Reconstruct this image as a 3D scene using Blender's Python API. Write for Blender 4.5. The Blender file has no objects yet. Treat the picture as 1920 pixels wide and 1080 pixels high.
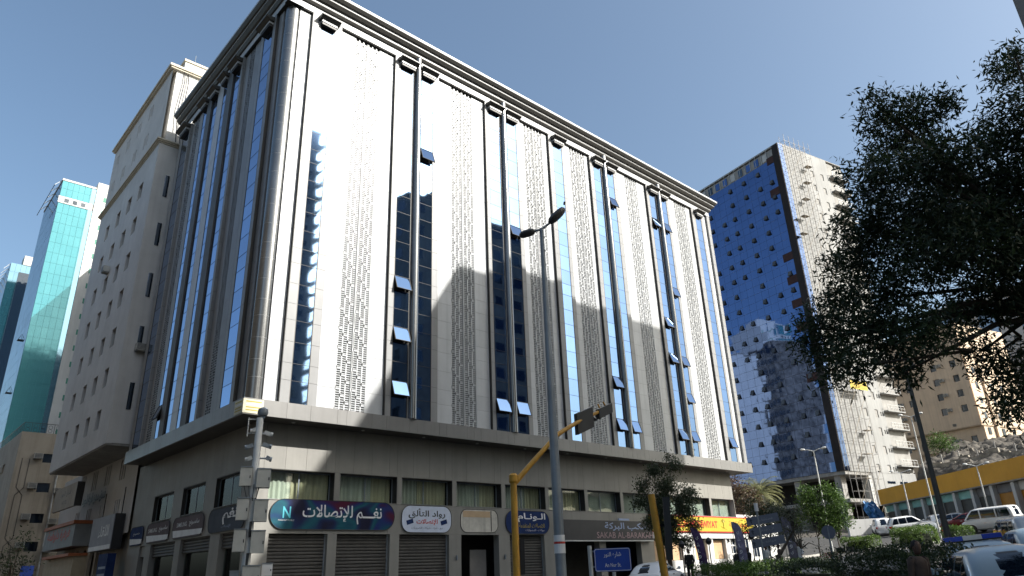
import bpy, math, random
import numpy as np
from mathutils import Vector, Matrix, Euler, noise as mnoise
random.seed(7); RNG = np.random.default_rng(7)
R = math.radians
S = bpy.context.scene
COL = S.collection

# ------------------------------------------------------------------ camera
CAM_LOC = Vector((-13.22, -33.48, 1.6))
def cam_axes(yaw, pitch, roll):
    cy, sy, cp, sp = math.cos(yaw), math.sin(yaw), math.cos(pitch), math.sin(pitch)
    f = Vector((cy*cp, sy*cp, sp)); r0 = Vector((sy, -cy, 0)); u0 = r0.cross(f)
    return f, r0*math.cos(roll)+u0*math.sin(roll), u0*math.cos(roll)-r0*math.sin(roll)
cf, cr, cu = cam_axes(R(46.915), R(21.975), R(-2.196))
cam = bpy.data.cameras.new('camera'); cam.sensor_width = 36; cam.lens = 1318.4/1920*36
cam.clip_start = .1; cam.clip_end = 6000
camo = bpy.data.objects.new('camera', cam); COL.objects.link(camo)
M4 = Matrix((cr, cu, -cf)).transposed().to_4x4(); M4.translation = CAM_LOC
camo.matrix_world = M4; S.camera = camo

# ------------------------------------------------------------------ sky, sun, exposure
SUN = Vector((.38, -.72, .59)).normalized()
el = math.asin(SUN.z); rot = math.atan2(SUN.x, SUN.y)
W = bpy.data.worlds.new('World'); S.world = W; W.use_nodes = True
wn = W.node_tree.nodes; wl = W.node_tree.links
sky = wn.new('ShaderNodeTexSky'); sky.sky_type = 'NISHITA'; sky.sun_disc = False
sky.sun_elevation = el; sky.sun_rotation = rot; sky.altitude = 300
sky.air_density = 1.0; sky.dust_density = 5.5; sky.ozone_density = 3.0
wb_ = wn.new('ShaderNodeMix'); wb_.data_type = 'RGBA'; wb_.blend_type = 'MULTIPLY'; wb_.inputs[0].default_value = 1; wb_.inputs[7].default_value = (.98, 1.0, .91, 1)   # camera white balance, the same in every direction
wl.new(sky.outputs[0], wb_.inputs[6]); wl.new(wb_.outputs[2], wn['Background'].inputs[0]); wn['Background'].inputs[1].default_value = .134
sl = bpy.data.lights.new('sun', 'SUN'); sl.energy = 4.8; sl.angle = R(.53); sl.color = (1, .97, .92)
so = bpy.data.objects.new('sun', sl); COL.objects.link(so)
so.rotation_euler = SUN.to_track_quat('Z', 'Y').to_euler(); so.location = (0, 0, 120)
S.view_settings.view_transform = 'Standard'; S.view_settings.look = 'None'
S.view_settings.exposure = .84; S.view_settings.gamma = 1; S.view_settings.use_curve_mapping = False
S.render.engine = 'CYCLES'; S.cycles.max_bounces = 8; S.cycles.use_denoising = True
S.cycles.transparent_max_bounces = 12; S.cycles.caustics_reflective = False; S.cycles.caustics_refractive = False

# ------------------------------------------------------------------ materials
MATS = {}
def mat(name, col, rough=.6, metal=0, var=.08, scale=1.5, bump=0, bscale=40, rnd=0, spec=.5, col2=None, streak=0, emit=0, stretch=None):
    if name in MATS: return MATS[name]
    m = bpy.data.materials.new(name); m.use_nodes = True; nt = m.node_tree; N, L = nt.nodes, nt.links
    b = N['Principled BSDF']; b.inputs['Roughness'].default_value = rough; b.inputs['Metallic'].default_value = metal
    b.inputs['Specular IOR Level'].default_value = spec
    geo = N.new('ShaderNodeNewGeometry'); pos = geo.outputs['Position']
    if stretch:
        mp = N.new('ShaderNodeMapping'); mp.inputs['Scale'].default_value = stretch; L.new(pos, mp.inputs[0]); pos = mp.outputs[0]
    nz = N.new('ShaderNodeTexNoise'); nz.inputs['Scale'].default_value = scale; nz.inputs['Detail'].default_value = 6
    nz.inputs['Roughness'].default_value = .62; L.new(pos, nz.inputs['Vector'])
    mr = N.new('ShaderNodeMapRange'); mr.inputs[1].default_value = .3; mr.inputs[2].default_value = .7
    L.new(nz.outputs[0], mr.inputs[0])
    mx = N.new('ShaderNodeMix'); mx.data_type = 'RGBA'
    c = Vector(col); c2 = Vector(col2) if col2 else c*(1-var*2)
    c1 = c*(1+var) if not col2 else c
    mx.inputs[6].default_value = (*c1, 1); mx.inputs[7].default_value = (*c2, 1); L.new(mr.outputs[0], mx.inputs[0])
    out = mx.outputs[2]
    if streak:
        mp2 = N.new('ShaderNodeMapping'); mp2.inputs['Scale'].default_value = (3.2, 3.2, .12); L.new(geo.outputs['Position'], mp2.inputs[0])
        n2 = N.new('ShaderNodeTexNoise'); n2.inputs['Scale'].default_value = 1; n2.inputs['Detail'].default_value = 5; L.new(mp2.outputs[0], n2.inputs['Vector'])
        r2 = N.new('ShaderNodeMapRange'); r2.inputs[1].default_value = .45; r2.inputs[2].default_value = .75; r2.inputs[3].default_value = 1; r2.inputs[4].default_value = 1-streak
        L.new(n2.outputs[0], r2.inputs[0])
        m2 = N.new('ShaderNodeMix'); m2.data_type = 'RGBA'; m2.blend_type = 'MULTIPLY'; m2.inputs[0].default_value = 1
        L.new(out, m2.inputs[6]); L.new(r2.outputs[0], m2.inputs[7]); out = m2.outputs[2]
    if rnd:
        oi = N.new('ShaderNodeObjectInfo'); r3 = N.new('ShaderNodeMapRange'); r3.inputs[3].default_value = 1-rnd; r3.inputs[4].default_value = 1+rnd
        L.new(oi.outputs['Random'], r3.inputs[0])
        m3 = N.new('ShaderNodeMix'); m3.data_type = 'RGBA'; m3.blend_type = 'MULTIPLY'; m3.inputs[0].default_value = 1
        L.new(out, m3.inputs[6]); L.new(r3.outputs[0], m3.inputs[7]); out = m3.outputs[2]
    L.new(out, b.inputs['Base Color'])
    rr = N.new('ShaderNodeMapRange'); rr.inputs[3].default_value = max(.01, rough*.88); rr.inputs[4].default_value = min(1, rough*1.12)
    L.new(nz.outputs[0], rr.inputs[0]); L.new(rr.outputs[0], b.inputs['Roughness'])
    if bump:
        nb = N.new('ShaderNodeTexNoise'); nb.inputs['Scale'].default_value = bscale; nb.inputs['Detail'].default_value = 4; L.new(geo.outputs['Position'], nb.inputs['Vector'])
        bp = N.new('ShaderNodeBump'); bp.inputs['Strength'].default_value = bump; bp.inputs['Distance'].default_value = .05
        L.new(nb.outputs[0], bp.inputs['Height']); L.new(bp.outputs[0], b.inputs['Normal'])
    if emit:
        b.inputs['Emission Color'].default_value = (*col, 1); b.inputs['Emission Strength'].default_value = emit
    MATS[name] = m; return m
def mirror_mat(name, tint, rough=.03, wave=.02, wscale=.5, rnd=.12, dark=(.01, .02, .04), mixf=.12):
    "coated reflective window glass: coloured mirror over a dark body, gently wavy"
    m = mat(name, tint, rough, 1, .05, .3, 0, rnd=rnd); N, L = m.node_tree.nodes, m.node_tree.links
    b = N['Principled BSDF']; g = N.new('ShaderNodeNewGeometry')
    n = N.new('ShaderNodeTexNoise'); n.inputs['Scale'].default_value = wscale; n.inputs['Detail'].default_value = 1.5; L.new(g.outputs['Position'], n.inputs['Vector'])
    bp = N.new('ShaderNodeBump'); bp.inputs['Strength'].default_value = wave; bp.inputs['Distance'].default_value = 1; L.new(n.outputs[0], bp.inputs['Height']); L.new(bp.outputs[0], b.inputs['Normal'])
    d = N.new('ShaderNodeBsdfDiffuse'); d.inputs[0].default_value = (*dark, 1)
    mx = N.new('ShaderNodeMixShader'); mx.inputs[0].default_value = mixf; o = N['Material Output']
    L.new(b.outputs[0], mx.inputs[1]); L.new(d.outputs[0], mx.inputs[2]); L.new(mx.outputs[0], o.inputs[0]); return m
def clear_glass(name, tint=(.88, .93, .91), refl=.05):
    m = bpy.data.materials.new(name); m.use_nodes = True; N, L = m.node_tree.nodes, m.node_tree.links
    N.remove(N['Principled BSDF']); t = N.new('ShaderNodeBsdfTransparent'); t.inputs[0].default_value = (*tint, 1)
    g = N.new('ShaderNodeBsdfGlossy'); g.inputs['Roughness'].default_value = .03; lw = N.new('ShaderNodeLayerWeight'); lw.inputs[0].default_value = .12
    mr = N.new('ShaderNodeMapRange'); mr.inputs[3].default_value = refl; mr.inputs[4].default_value = 1; L.new(lw.outputs['Fresnel'], mr.inputs[0])
    mx = N.new('ShaderNodeMixShader'); L.new(mr.outputs[0], mx.inputs[0]); L.new(t.outputs[0], mx.inputs[1]); L.new(g.outputs[0], mx.inputs[2]); L.new(mx.outputs[0], N['Material Output'].inputs[0])
    MATS[name] = m; return m
def leaf_mat(name, col, col2, rough=.5, trans=.35):
    m = mat(name, col, rough, 0, 0, .9, 0, col2=col2, spec=.35); N, L = m.node_tree.nodes, m.node_tree.links
    b = N['Principled BSDF']; t = N.new('ShaderNodeBsdfTranslucent')
    src = b.inputs['Base Color'].links[0].from_socket; L.new(src, t.inputs[0])
    mx = N.new('ShaderNodeMixShader'); mx.inputs[0].default_value = trans; L.new(b.outputs[0], mx.inputs[1]); L.new(t.outputs[0], mx.inputs[2]); L.new(mx.outputs[0], N['Material Output'].inputs[0]); return m

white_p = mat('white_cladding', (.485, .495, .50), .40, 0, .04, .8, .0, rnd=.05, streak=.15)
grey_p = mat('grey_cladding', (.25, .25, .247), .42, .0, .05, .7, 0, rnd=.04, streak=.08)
fascia_m = mat('fascia_cladding', (.215, .21, .20), .4, .2, .05, .7, 0, rnd=.04, streak=.1)
pod_p = mat('podium_cladding', (.245, .236, .212), .55, .0, .05, .8, 0, rnd=.05, streak=.1)
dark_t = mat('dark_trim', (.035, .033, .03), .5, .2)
mullion_m = mat('dark_mullion', (.085, .085, .085), .55, .1)
corn_m = mat('cornice_metal', (.055, .052, .047), .45, .2, .08, .8, streak=.1)
steel = mat('satin_steel', (.22, .22, .215), .25, .85, .06, .7)
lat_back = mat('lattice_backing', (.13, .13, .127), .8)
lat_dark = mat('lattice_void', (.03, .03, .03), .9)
glass_b = mirror_mat('blue_mirror_glass', (.19, .31, .53), .03, .010, .35, dark=(.015, .03, .05))
glass_tower = mirror_mat('deep_blue_glass', (.10, .155, .30), .03, .012, .25, .10, dark=(.012, .022, .05), mixf=.10)
glass_teal = mirror_mat('teal_glass', (.18, .42, .46), .08, .02, .3, .10, dark=(.055, .21, .245), mixf=.66)
glass_teal_d = mirror_mat('dark_teal_glass', (.3, .5, .62), .06, .02, .3, .12, dark=(.02, .08, .11), mixf=.35)
win_dark = mirror_mat('dark_window_glass', (.16, .18, .2), .06, .02, .8, .3, mixf=.5)
glass_c = clear_glass('clear_glass')
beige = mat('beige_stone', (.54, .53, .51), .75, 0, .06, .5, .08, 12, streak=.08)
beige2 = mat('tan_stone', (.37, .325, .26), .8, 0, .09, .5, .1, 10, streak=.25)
cream = mat('cream_trim', (.55, .50, .40), .7, 0, .06)
peach = mat('peach_render', (.66, .52, .38), .85, 0, .06, .3, .05, 8, streak=.14)
white_r = mat('white_render', (.50, .50, .485), .8, 0, .05, .3, .05, 8, streak=.12)
tower_r = mat('bare_tower_render', (.31, .31, .30), .85, 0, .07, .3, .05, 8, streak=.16)
concrete = mat('concrete', (.32, .31, .29), .9, 0, .12, .8, .15, 8, streak=.2)
black_m = mat('black_plastic', (.018, .018, .02), .45)
dark_int = mat('dark_interior', (.03, .028, .026), .9)
shutter_m = mat('roller_shutter', (.085, .08, .073), .5, .2, .12, 1.5, streak=.12)
yellow_m = mat('yellow_pole_paint', (.46, .24, .02), .5, 0, .15, 3, streak=.1)
galv = mat('galvanised_steel', (.23, .26, .29), .5, .4, .1, 2, streak=.1)
galv_w = mat('pale_galvanised_steel', (.5, .51, .5), .5, .2, .1, 2)
box_m = mat('equipment_cabinet_paint', (.42, .42, .39), .55, 0, .08, 2, streak=.12)
asphalt = mat('asphalt', (.055, .054, .052), .9, 0, .2, 1.2, .3, 60)
paving = mat('paving', (.30, .285, .26), .85, 0, .12, 1.1, .15, 30)
kerb_m = mat('kerb_stone', (.38, .37, .34), .85, 0, .12, 1.5)
earth = mat('rocky_earth', (.115, .10, .08), .95, 0, .2, 1.6, .9, 3.0, col2=(.035, .032, .028))
orange = mat('orange_fascia', (.60, .29, .012), .6, 0, .06, .4, streak=.06)
sign_y = mat('sign_yellow', (.44, .34, .022), .6, 0, .04)
sign_red = mat('sign_red', (.5, .03, .02), .5)
sign_w = mat('sign_white', (.74, .74, .74), .5)
sign_black = mat('sign_charcoal', (.03, .03, .033), .5)
sign_navy = mat('sign_navy', (.015, .035, .12), .75, 0, .15, spec=.2)
road_blue = mat('road_sign_blue', (.015, .06, .36), .4)
slate = mat('slate_board', (.10, .115, .16), .5)
car_w = mat('white_car_paint', (.70, .71, .71), .22, 0, .02, 1, spec=.6)
car_pb = mat('pale_blue_car_paint', (.22, .30, .36), .25, .1, .02, 1, spec=.6)
car_s = mat('silver_car_paint', (.40, .41, .41), .25, .5, .02)
car_r = mat('dark_red_car_paint', (.16, .012, .015), .25, 0, .03)
car_glass = mirror_mat('car_glass', (.06, .072, .085), .04, .015, 1.2, .1, mixf=.35)
tyre_m = mat('tyre_rubber', (.02, .02, .02), .85)
rim_m = mat('alloy_rim', (.4, .4, .41), .35, .8)
chrome = mat('chrome', (.6, .6, .6), .12, 1)
tail_red = mat('tail_lamp_red', (.35, .012, .012), .25)
lamp_clear = mat('headlamp_lens', (.6, .6, .58), .15)
bar_blue = mat('light_bar_blue', (.02, .05, .42), .2)
bark = mat('bark', (.075, .058, .042), .9, 0, .25, 4, .5, 25)
leaf_dark = leaf_mat('dark_tree_leaf', (.040, .066, .026), (.014, .026, .012))
leaf_mid = leaf_mat('street_tree_leaf', (.085, .11, .055), (.035, .05, .026))
leaf_light = leaf_mat('sunny_tree_leaf', (.10, .17, .035), (.035, .075, .016))
leaf_hedge = leaf_mat('hedge_leaf', (.14, .22, .04), (.045, .09, .02))
leaf_brown = leaf_mat('russet_leaf', (.11, .07, .04), (.045, .03, .02))
leaf_grey = leaf_mat('pale_leaf', (.20, .21, .16), (.05, .06, .035))
palm_m = leaf_mat('palm_leaf', (.30, .29, .15), (.11, .13, .045))
hedge_core = mat('hedge_twigs', (.014, .022, .008), .95, 0, .3, 6)
petal = mat('pink_petal', (.55, .06, .09), .6)
tarp = mat('blue_tarpaulin', (.05, .19, .42), .35, 0, .2, 1.5, .5, 3)
skin = mat('skin', (.10, .055, .038), .6)
cloth_k = mat('dark_cloth', (.02, .019, .019), .9, 0, .2, 8)
cloth_b = mat('brown_cloth', (.07, .048, .038), .9, 0, .2, 8)
cloth_w = mat('pale_cloth', (.5, .5, .48), .9, 0, .1, 8)
hair_m = mat('black_hair', (.008, .007, .007), .7)
curtain_m = mat('beige_curtain', (.66, .56, .38), .9, 0, .1, 1, col2=(.36, .30, .20), stretch=(5, 5, .2))
sheer_m = mat('sheer_green_curtain', (.62, .60, .52), .9, 0, .1, 1, col2=(.38, .37, .31), stretch=(5, 5, .2))
blind_m = mat('roller_blind', (.42, .42, .38), .9)
tan_panel = mat('tan_blind', (.50, .33, .19), .8, 0, .08)
bulb = mat('lit_bulb', (1, .82, .5), .5, emit=6)

# ------------------------------------------------------------------ helpers
def tag(o, label=None, cat=None, group=None, kind=None):
    if label: o['label'] = label
    if cat: o['category'] = cat
    if group: o['group'] = group
    if kind: o['kind'] = kind
    return o
def empty(name, loc=(0, 0, 0), rz=0, label=None, cat=None, group=None):
    o = bpy.data.objects.new(name, None); COL.objects.link(o); o.location = loc; o.rotation_euler = (0, 0, rz); o.empty_display_size = .3
    return tag(o, label, cat, group)
def link(name, me, parent=None, loc=None, rot=None, scale=None, kind=None):
    o = bpy.data.objects.new(name, me); COL.objects.link(o)
    if parent is not None: o.parent = parent
    if loc is not None: o.location = loc
    if rot is not None: o.rotation_euler = rot
    if scale is not None: o.scale = scale
    if kind: o['kind'] = kind
    return o
class MB:
    def __init__(s): s.v, s.f, s.m, s.mats = [], [], [], []
    def mi(s, m):
        if m not in s.mats: s.mats.append(m)
        return s.mats.index(m)
    def add(s, vs, fs, m=None):
        b = len(s.v); s.v += [tuple(v) for v in vs]; k = s.mi(m) if m else 0
        for f in fs: s.f.append([b+i for i in f]); s.m.append(k)
    def box(s, x0, x1, y0, y1, z0, z1, m=None):
        s.add([(x0,y0,z0),(x1,y0,z0),(x1,y1,z0),(x0,y1,z0),(x0,y0,z1),(x1,y0,z1),(x1,y1,z1),(x0,y1,z1)],
              [(3,2,1,0),(4,5,6,7),(0,1,5,4),(1,2,6,5),(2,3,7,6),(3,0,4,7)], m)
    def quad(s, a, b, c, d, m=None): s.add([a, b, c, d], [(0, 1, 2, 3)], m)
    def bar(s, a, b, w, h=None, m=None):
        h = h or w; a, b = Vector(a), Vector(b); d = (b-a).normalized(); up = Vector((0,0,1)) if abs(d.z) < .95 else Vector((1,0,0))
        r = d.cross(up).normalized(); u = r.cross(d); vs = []
        for p in (a, b):
            for i, j in ((-1,-1),(1,-1),(1,1),(-1,1)): vs.append(p+r*(i*w/2)+u*(j*h/2))
        s.add(vs, [(0,1,2,3),(7,6,5,4),(0,4,5,1),(1,5,6,2),(2,6,7,3),(3,7,4,0)], m)
    def tube(s, pts, rad, n=10, m=None, cap=True):
        pts = [Vector(p) for p in pts]; rs = rad if isinstance(rad, (list, tuple)) else [rad]*len(pts); vs, fs = [], []; r = None
        for i, p in enumerate(pts):
            d = ((pts[i+1] if i < len(pts)-1 else p)-(pts[i-1] if i else p)).normalized()
            if r is None:
                up = Vector((0,0,1)) if abs(d.z) < .9 else Vector((1,0,0)); r = d.cross(up).normalized()
            else: r = (r-d*r.dot(d)).normalized()
            u = d.cross(r)
            for k in range(n):
                a = 2*math.pi*k/n; vs.append(p+(r*math.cos(a)+u*math.sin(a))*rs[i])
        for i in range(len(pts)-1):
            for k in range(n): fs.append((i*n+k, i*n+(k+1) % n, (i+1)*n+(k+1) % n, (i+1)*n+k))
        if cap: fs += [tuple(range(n-1, -1, -1)), tuple(range((len(pts)-1)*n, len(pts)*n))]
        s.add(vs, fs, m)
    def lathe(s, prof, c=(0,0,0), n=16, m=None):
        c = Vector(c); vs, fs = [], []
        for r, z in prof:
            for k in range(n):
                a = 2*math.pi*k/n; vs.append(c+Vector((r*math.cos(a), r*math.sin(a), z)))
        for i in range(len(prof)-1):
            for k in range(n): fs.append((i*n+k, i*n+(k+1) % n, (i+1)*n+(k+1) % n, (i+1)*n+k))
        fs += [tuple(range(n-1, -1, -1)), tuple(range((len(prof)-1)*n, len(prof)*n))]
        s.add(vs, fs, m)
    def prism(s, poly, y0, y1, axis='y', m=None):
        "poly in (a,z); extruded along y (a=x) or along x (a=y)"
        n = len(poly); P = (lambda a, z, t: (a, t, z)) if axis == 'y' else (lambda a, z, t: (t, a, z))
        vs = [P(a, z, y0) for a, z in poly]+[P(a, z, y1) for a, z in poly]
        fs = [tuple(range(n)), tuple(range(2*n-1, n-1, -1))]+[(i, i+n, (i+1) % n+n, (i+1) % n) for i in range(n)]
        s.add(vs, fs, m)
    def mesh(s, name, m=None, smooth=False):
        me = bpy.data.meshes.new(name); me.from_pydata(s.v, [], s.f); ms = s.mats or [m]
        for x in ms: me.materials.append(x)
        if len(ms) > 1: me.polygons.foreach_set('material_index', s.m)
        if smooth: me.polygons.foreach_set('use_smooth', [True]*len(me.polygons))
        import bmesh
        bm = bmesh.new(); bm.from_mesh(me); bmesh.ops.recalc_face_normals(bm, faces=bm.faces); bm.to_mesh(me); bm.free()
        me.update(); return me
    def build(s, name, m=None, parent=None, smooth=False, loc=None, rot=None, kind=None):
        return link(name, s.mesh(name, m, smooth), parent, loc, rot, None, kind)
UB = {}
def ub(name, m, x0, x1, y0, y1, z0, z1, parent=None, rot=None, kind=None):
    "one box piece that shares its mesh with every other box of the same material"
    if m.name not in UB:
        b = MB(); b.box(-.5, .5, -.5, .5, -.5, .5); UB[m.name] = b.mesh('block_'+m.name, m)
    return link(name, UB[m.name], parent, ((x0+x1)/2, (y0+y1)/2, (z0+z1)/2), rot, (abs(x1-x0), abs(y1-y0), abs(z1-z0)), kind)
def auto_smooth(o, ang=40):
    me = o.data; me.polygons.foreach_set('use_smooth', [True]*len(me.polygons))
    me.set_sharp_from_angle(angle=R(ang)); return o

# Arabic shaping: logical text -> presentation forms in visual order
FORMS = {'ا':(0xFE8D,0xFE8E,0,0),'أ':(0xFE83,0xFE84,0,0),'إ':(0xFE87,0xFE88,0,0),'ب':(0xFE8F,0xFE90,0xFE91,0xFE92),'ة':(0xFE93,0xFE94,0,0),'ت':(0xFE95,0xFE96,0xFE97,0xFE98),
 'ج':(0xFE9D,0xFE9E,0xFE9F,0xFEA0),'خ':(0xFEA5,0xFEA6,0xFEA7,0xFEA8),'د':(0xFEA9,0xFEAA,0,0),'ر':(0xFEAD,0xFEAE,0,0),'ز':(0xFEAF,0xFEB0,0,0),'س':(0xFEB1,0xFEB2,0xFEB3,0xFEB4),'ش':(0xFEB5,0xFEB6,0xFEB7,0xFEB8),
 'ص':(0xFEB9,0xFEBA,0xFEBB,0xFEBC),'ع':(0xFEC9,0xFECA,0xFECB,0xFECC),'غ':(0xFECD,0xFECE,0xFECF,0xFED0),'ف':(0xFED1,0xFED2,0xFED3,0xFED4),'ق':(0xFED5,0xFED6,0xFED7,0xFED8),'ك':(0xFED9,0xFEDA,0xFEDB,0xFEDC),
 'ل':(0xFEDD,0xFEDE,0xFEDF,0xFEE0),'م':(0xFEE1,0xFEE2,0xFEE3,0xFEE4),'ن':(0xFEE5,0xFEE6,0xFEE7,0xFEE8),'ه':(0xFEE9,0xFEEA,0xFEEB,0xFEEC),'و':(0xFEED,0xFEEE,0,0),'ي':(0xFEF1,0xFEF2,0xFEF3,0xFEF4),'ئ':(0xFE89,0xFE8A,0xFE8B,0xFE8C),'ء':(0xFE80,0,0,0),
 'ـ':(0x640,0x640,0x640,0x640)}
def shape_ar(t):
    t2 = []; i = 0
    while i < len(t):
        if t[i] == 'ل' and i+1 < len(t) and t[i+1] in 'اأإ': t2.append(t[i:i+2]); i += 2
        else: t2.append(t[i]); i += 1
    def fm(c):
        if len(c) == 2: k = {'ا':0xFEFB,'أ':0xFEF7,'إ':0xFEF9}[c[1]]; return (k, k+1, 0, 0)
        return FORMS.get(c)
    out = []
    for i, c in enumerate(t2):
        f = fm(c)
        if not f: out.append(c); continue
        p = fm(t2[i-1]) if i else None; n = fm(t2[i+1]) if i+1 < len(t2) else None
        jp = bool(p and p[2] and f[1]); jn = bool(f[2] and n and n[1])
        k = 3 if jp and jn else 1 if jp else 2 if jn else 0
        out.append(chr(f[k] or f[0]))
    return ''.join(reversed(out))
def text(name, body, m, parent, loc, rot, width=None, height=None, depth=.006, bold=0, shear=0):
    "flat lettering, fitted to width x height, centred on loc"
    cu_ = bpy.data.curves.new('lettering', 'FONT'); cu_.body = body; cu_.size = 1; cu_.offset = bold; cu_.resolution_u = 2; cu_.shear = shear
    t = bpy.data.objects.new('lettering', cu_); me = bpy.data.meshes.new_from_object(t)
    n = len(me.vertices); co = np.empty(n*3); me.vertices.foreach_get('co', co); co = co.reshape(-1, 3)
    lo, hi = co.min(0), co.max(0); co[:, :2] -= ((lo+hi)/2)[:2]
    sx = width/(hi[0]-lo[0]) if width else None; sy = height/(hi[1]-lo[1]) if height else None
    sx = sx or sy; sy = sy or sx; co[:, 0] *= sx; co[:, 1] *= sy
    par = list(range(n))                                   # lift overlapping glyphs off each other
    def fd(a):
        while par[a] != a: par[a] = par[par[a]]; a = par[a]
        return a
    for e in me.edges:
        a, b_ = fd(e.vertices[0]), fd(e.vertices[1])
        if a != b_: par[a] = b_
    ids = {}
    for i in range(n): co[i, 2] = .0012*(ids.setdefault(fd(i), len(ids)) % 5)
    me.vertices.foreach_set('co', co.ravel()); me.materials.clear(); me.materials.append(m); me.update()
    bpy.data.objects.remove(t); bpy.data.curves.remove(cu_)
    return link(name, me, parent, loc, rot)
FR = (R(90), 0, 0)              # lettering on a wall that faces -Y
FL = (R(90), 0, R(-90))         # lettering on a wall that faces -X
def round_plate(cx, cz, w, h, r, y0, y1, n=6):
    pts = []
    for qx, qz, a0 in ((1,1,0),(-1,1,90),(-1,-1,180),(1,-1,270)):
        for i in range(n+1):
            a = R(a0+90*i/n); pts.append((cx+qx*(w/2-r)+r*math.cos(a), cz+qz*(h/2-r)+r*math.sin(a)))
    return pts

def terrain(x, y):
    t = .062*(x-15)-.045*(min(max(y, -60), 3)+8)+.04*max(0, x-55); t = max(-3, min(t, 9))
    return .5*(t+math.sqrt(t*t+.04))

# ------------------------------------------------------------------ ground, roads, pavements
def sheet(name, xs, ys, dz, m, kind='structure', label=None, zf=terrain):
    b = MB(); nx, ny = len(xs), len(ys)
    vs = [(x, y, zf(x, y)+dz) for y in ys for x in xs]
    fs = [(j*nx+i, j*nx+i+1, (j+1)*nx+i+1, (j+1)*nx+i) for j in range(ny-1) for i in range(nx-1)]
    b.add(vs, fs); o = b.build(name, m, smooth=True); tag(o, label, None, None, kind); return o
def lin(a, b, n): return [a+(b-a)*i/n for i in range(n+1)]
def ground_z(x, y): return terrain(x, y)-.03-(0 if x < 110 else 0)
sheet('ground', sorted(set(lin(-900, -60, 8)+lin(-60, 140, 80)+lin(140, 1200, 8))), sorted(set(lin(-900, -70, 6)+lin(-70, 30, 40)+lin(30, 1200, 10))), -.03, earth, label='bare earth and asphalt around the buildings')
sheet('road', lin(-50, 78, 90), lin(-56, 12, 60), -.004, asphalt, label='dark asphalt street rising to the right')
def slab(name, xs, ys, h, m, label):
    b = MB(); nx, ny = len(xs), len(ys)
    vs = [(x, y, terrain(x, y)+h) for y in ys for x in xs]
    b.add(vs, [(j*nx+i, j*nx+i+1, (j+1)*nx+i+1, (j+1)*nx+i) for j in range(ny-1) for i in range(nx-1)])
    o = b.build(name, m); tag(o, label, kind='structure')
    k = MB()
    rim = [(x, ys[0]) for x in xs]+[(xs[-1], y) for y in ys[1:]]+[(x, ys[-1]) for x in xs[-2::-1]]+[(xs[0], y) for y in ys[-2:0:-1]]
    n = len(rim); w = .12; cx, cy = (xs[0]+xs[-1])/2, (ys[0]+ys[-1])/2
    for i in range(n):
        (ax, ay), (bx, by) = rim[i], rim[(i+1) % n]
        for (px, py, qx, qy) in ((ax, ay, bx, by),):
            A = (px, py, terrain(px, py)-.05); B = (qx, qy, terrain(qx, qy)-.05); Ct = (qx, qy, terrain(qx, qy)+h+.012); D = (px, py, terrain(px, py)+h+.012)
            dx, dy = qx-px, qy-py; l = math.hypot(dx, dy) or 1; ox, oy = -dy/l*w, dx/l*w
            E_ = (qx+ox, qy+oy, terrain(qx, qy)+h+.012); F_ = (px+ox, py+oy, terrain(px, py)+h+.012)
            k.quad(A, B, Ct, D); k.quad(D, Ct, E_, F_)
    k.build('kerb', kerb_m, o); return o
slab('pavement', lin(-3.2, 50, 40), lin(-3.4, 1.5, 4), .14, paving, 'paved footway along the white block')
slab('pavement', lin(-3.2, 1.5, 4), lin(1.5, 50, 20), .14, paving, 'paved footway along the side street')
slab('pavement', lin(19, 46, 24), lin(-16.2, -10.2, 5), .14, paving, 'paved island with seats in front of the restaurant')
slab('pavement', lin(50.5, 54, 4), lin(-9.5, -3.4, 6), .15, paving, 'narrow median strip with a clipped hedge')
slab('pavement', lin(3, 20, 14), lin(-24.5, -20.5, 4), .14, paving, 'planted verge beside the parked cars')
slab('pavement', lin(44.6, 53, 8), lin(-16, -9.8, 6), .15, paving, 'planted island in front of the car park')

# ------------------------------------------------------------------ the corner block
MBd = empty('corner_block', (0, 0, 0), 0, 'white and silver clad office block with blue glass strips above shops', 'building')
ZF0, ZF1 = 9.15, 9.95           # fascia
XE, YE = 46.7, 19.1             # ends of the upper walls
Q = 1.4                          # podium set back
core = MB(); core.box(1.2, XE-.3, .6, YE-.2, 9.4, 36.2); core.box(1.9, 45.3, 4.2, 19.9, -1, 9.3)
core.build('inner_wall', dark_int, MBd)
FLOOR = 3.28; Z0 = 9.95; ZT = 34.4
def levels():
    zs = [Z0]
    for k in range(8):
        for d in (1.2, 2.12, 3.28):
            z = Z0+k*FLOOR+d
            if z < ZT-.15: zs.append(z)
    return zs+[ZT]
LV = levels()
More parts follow.
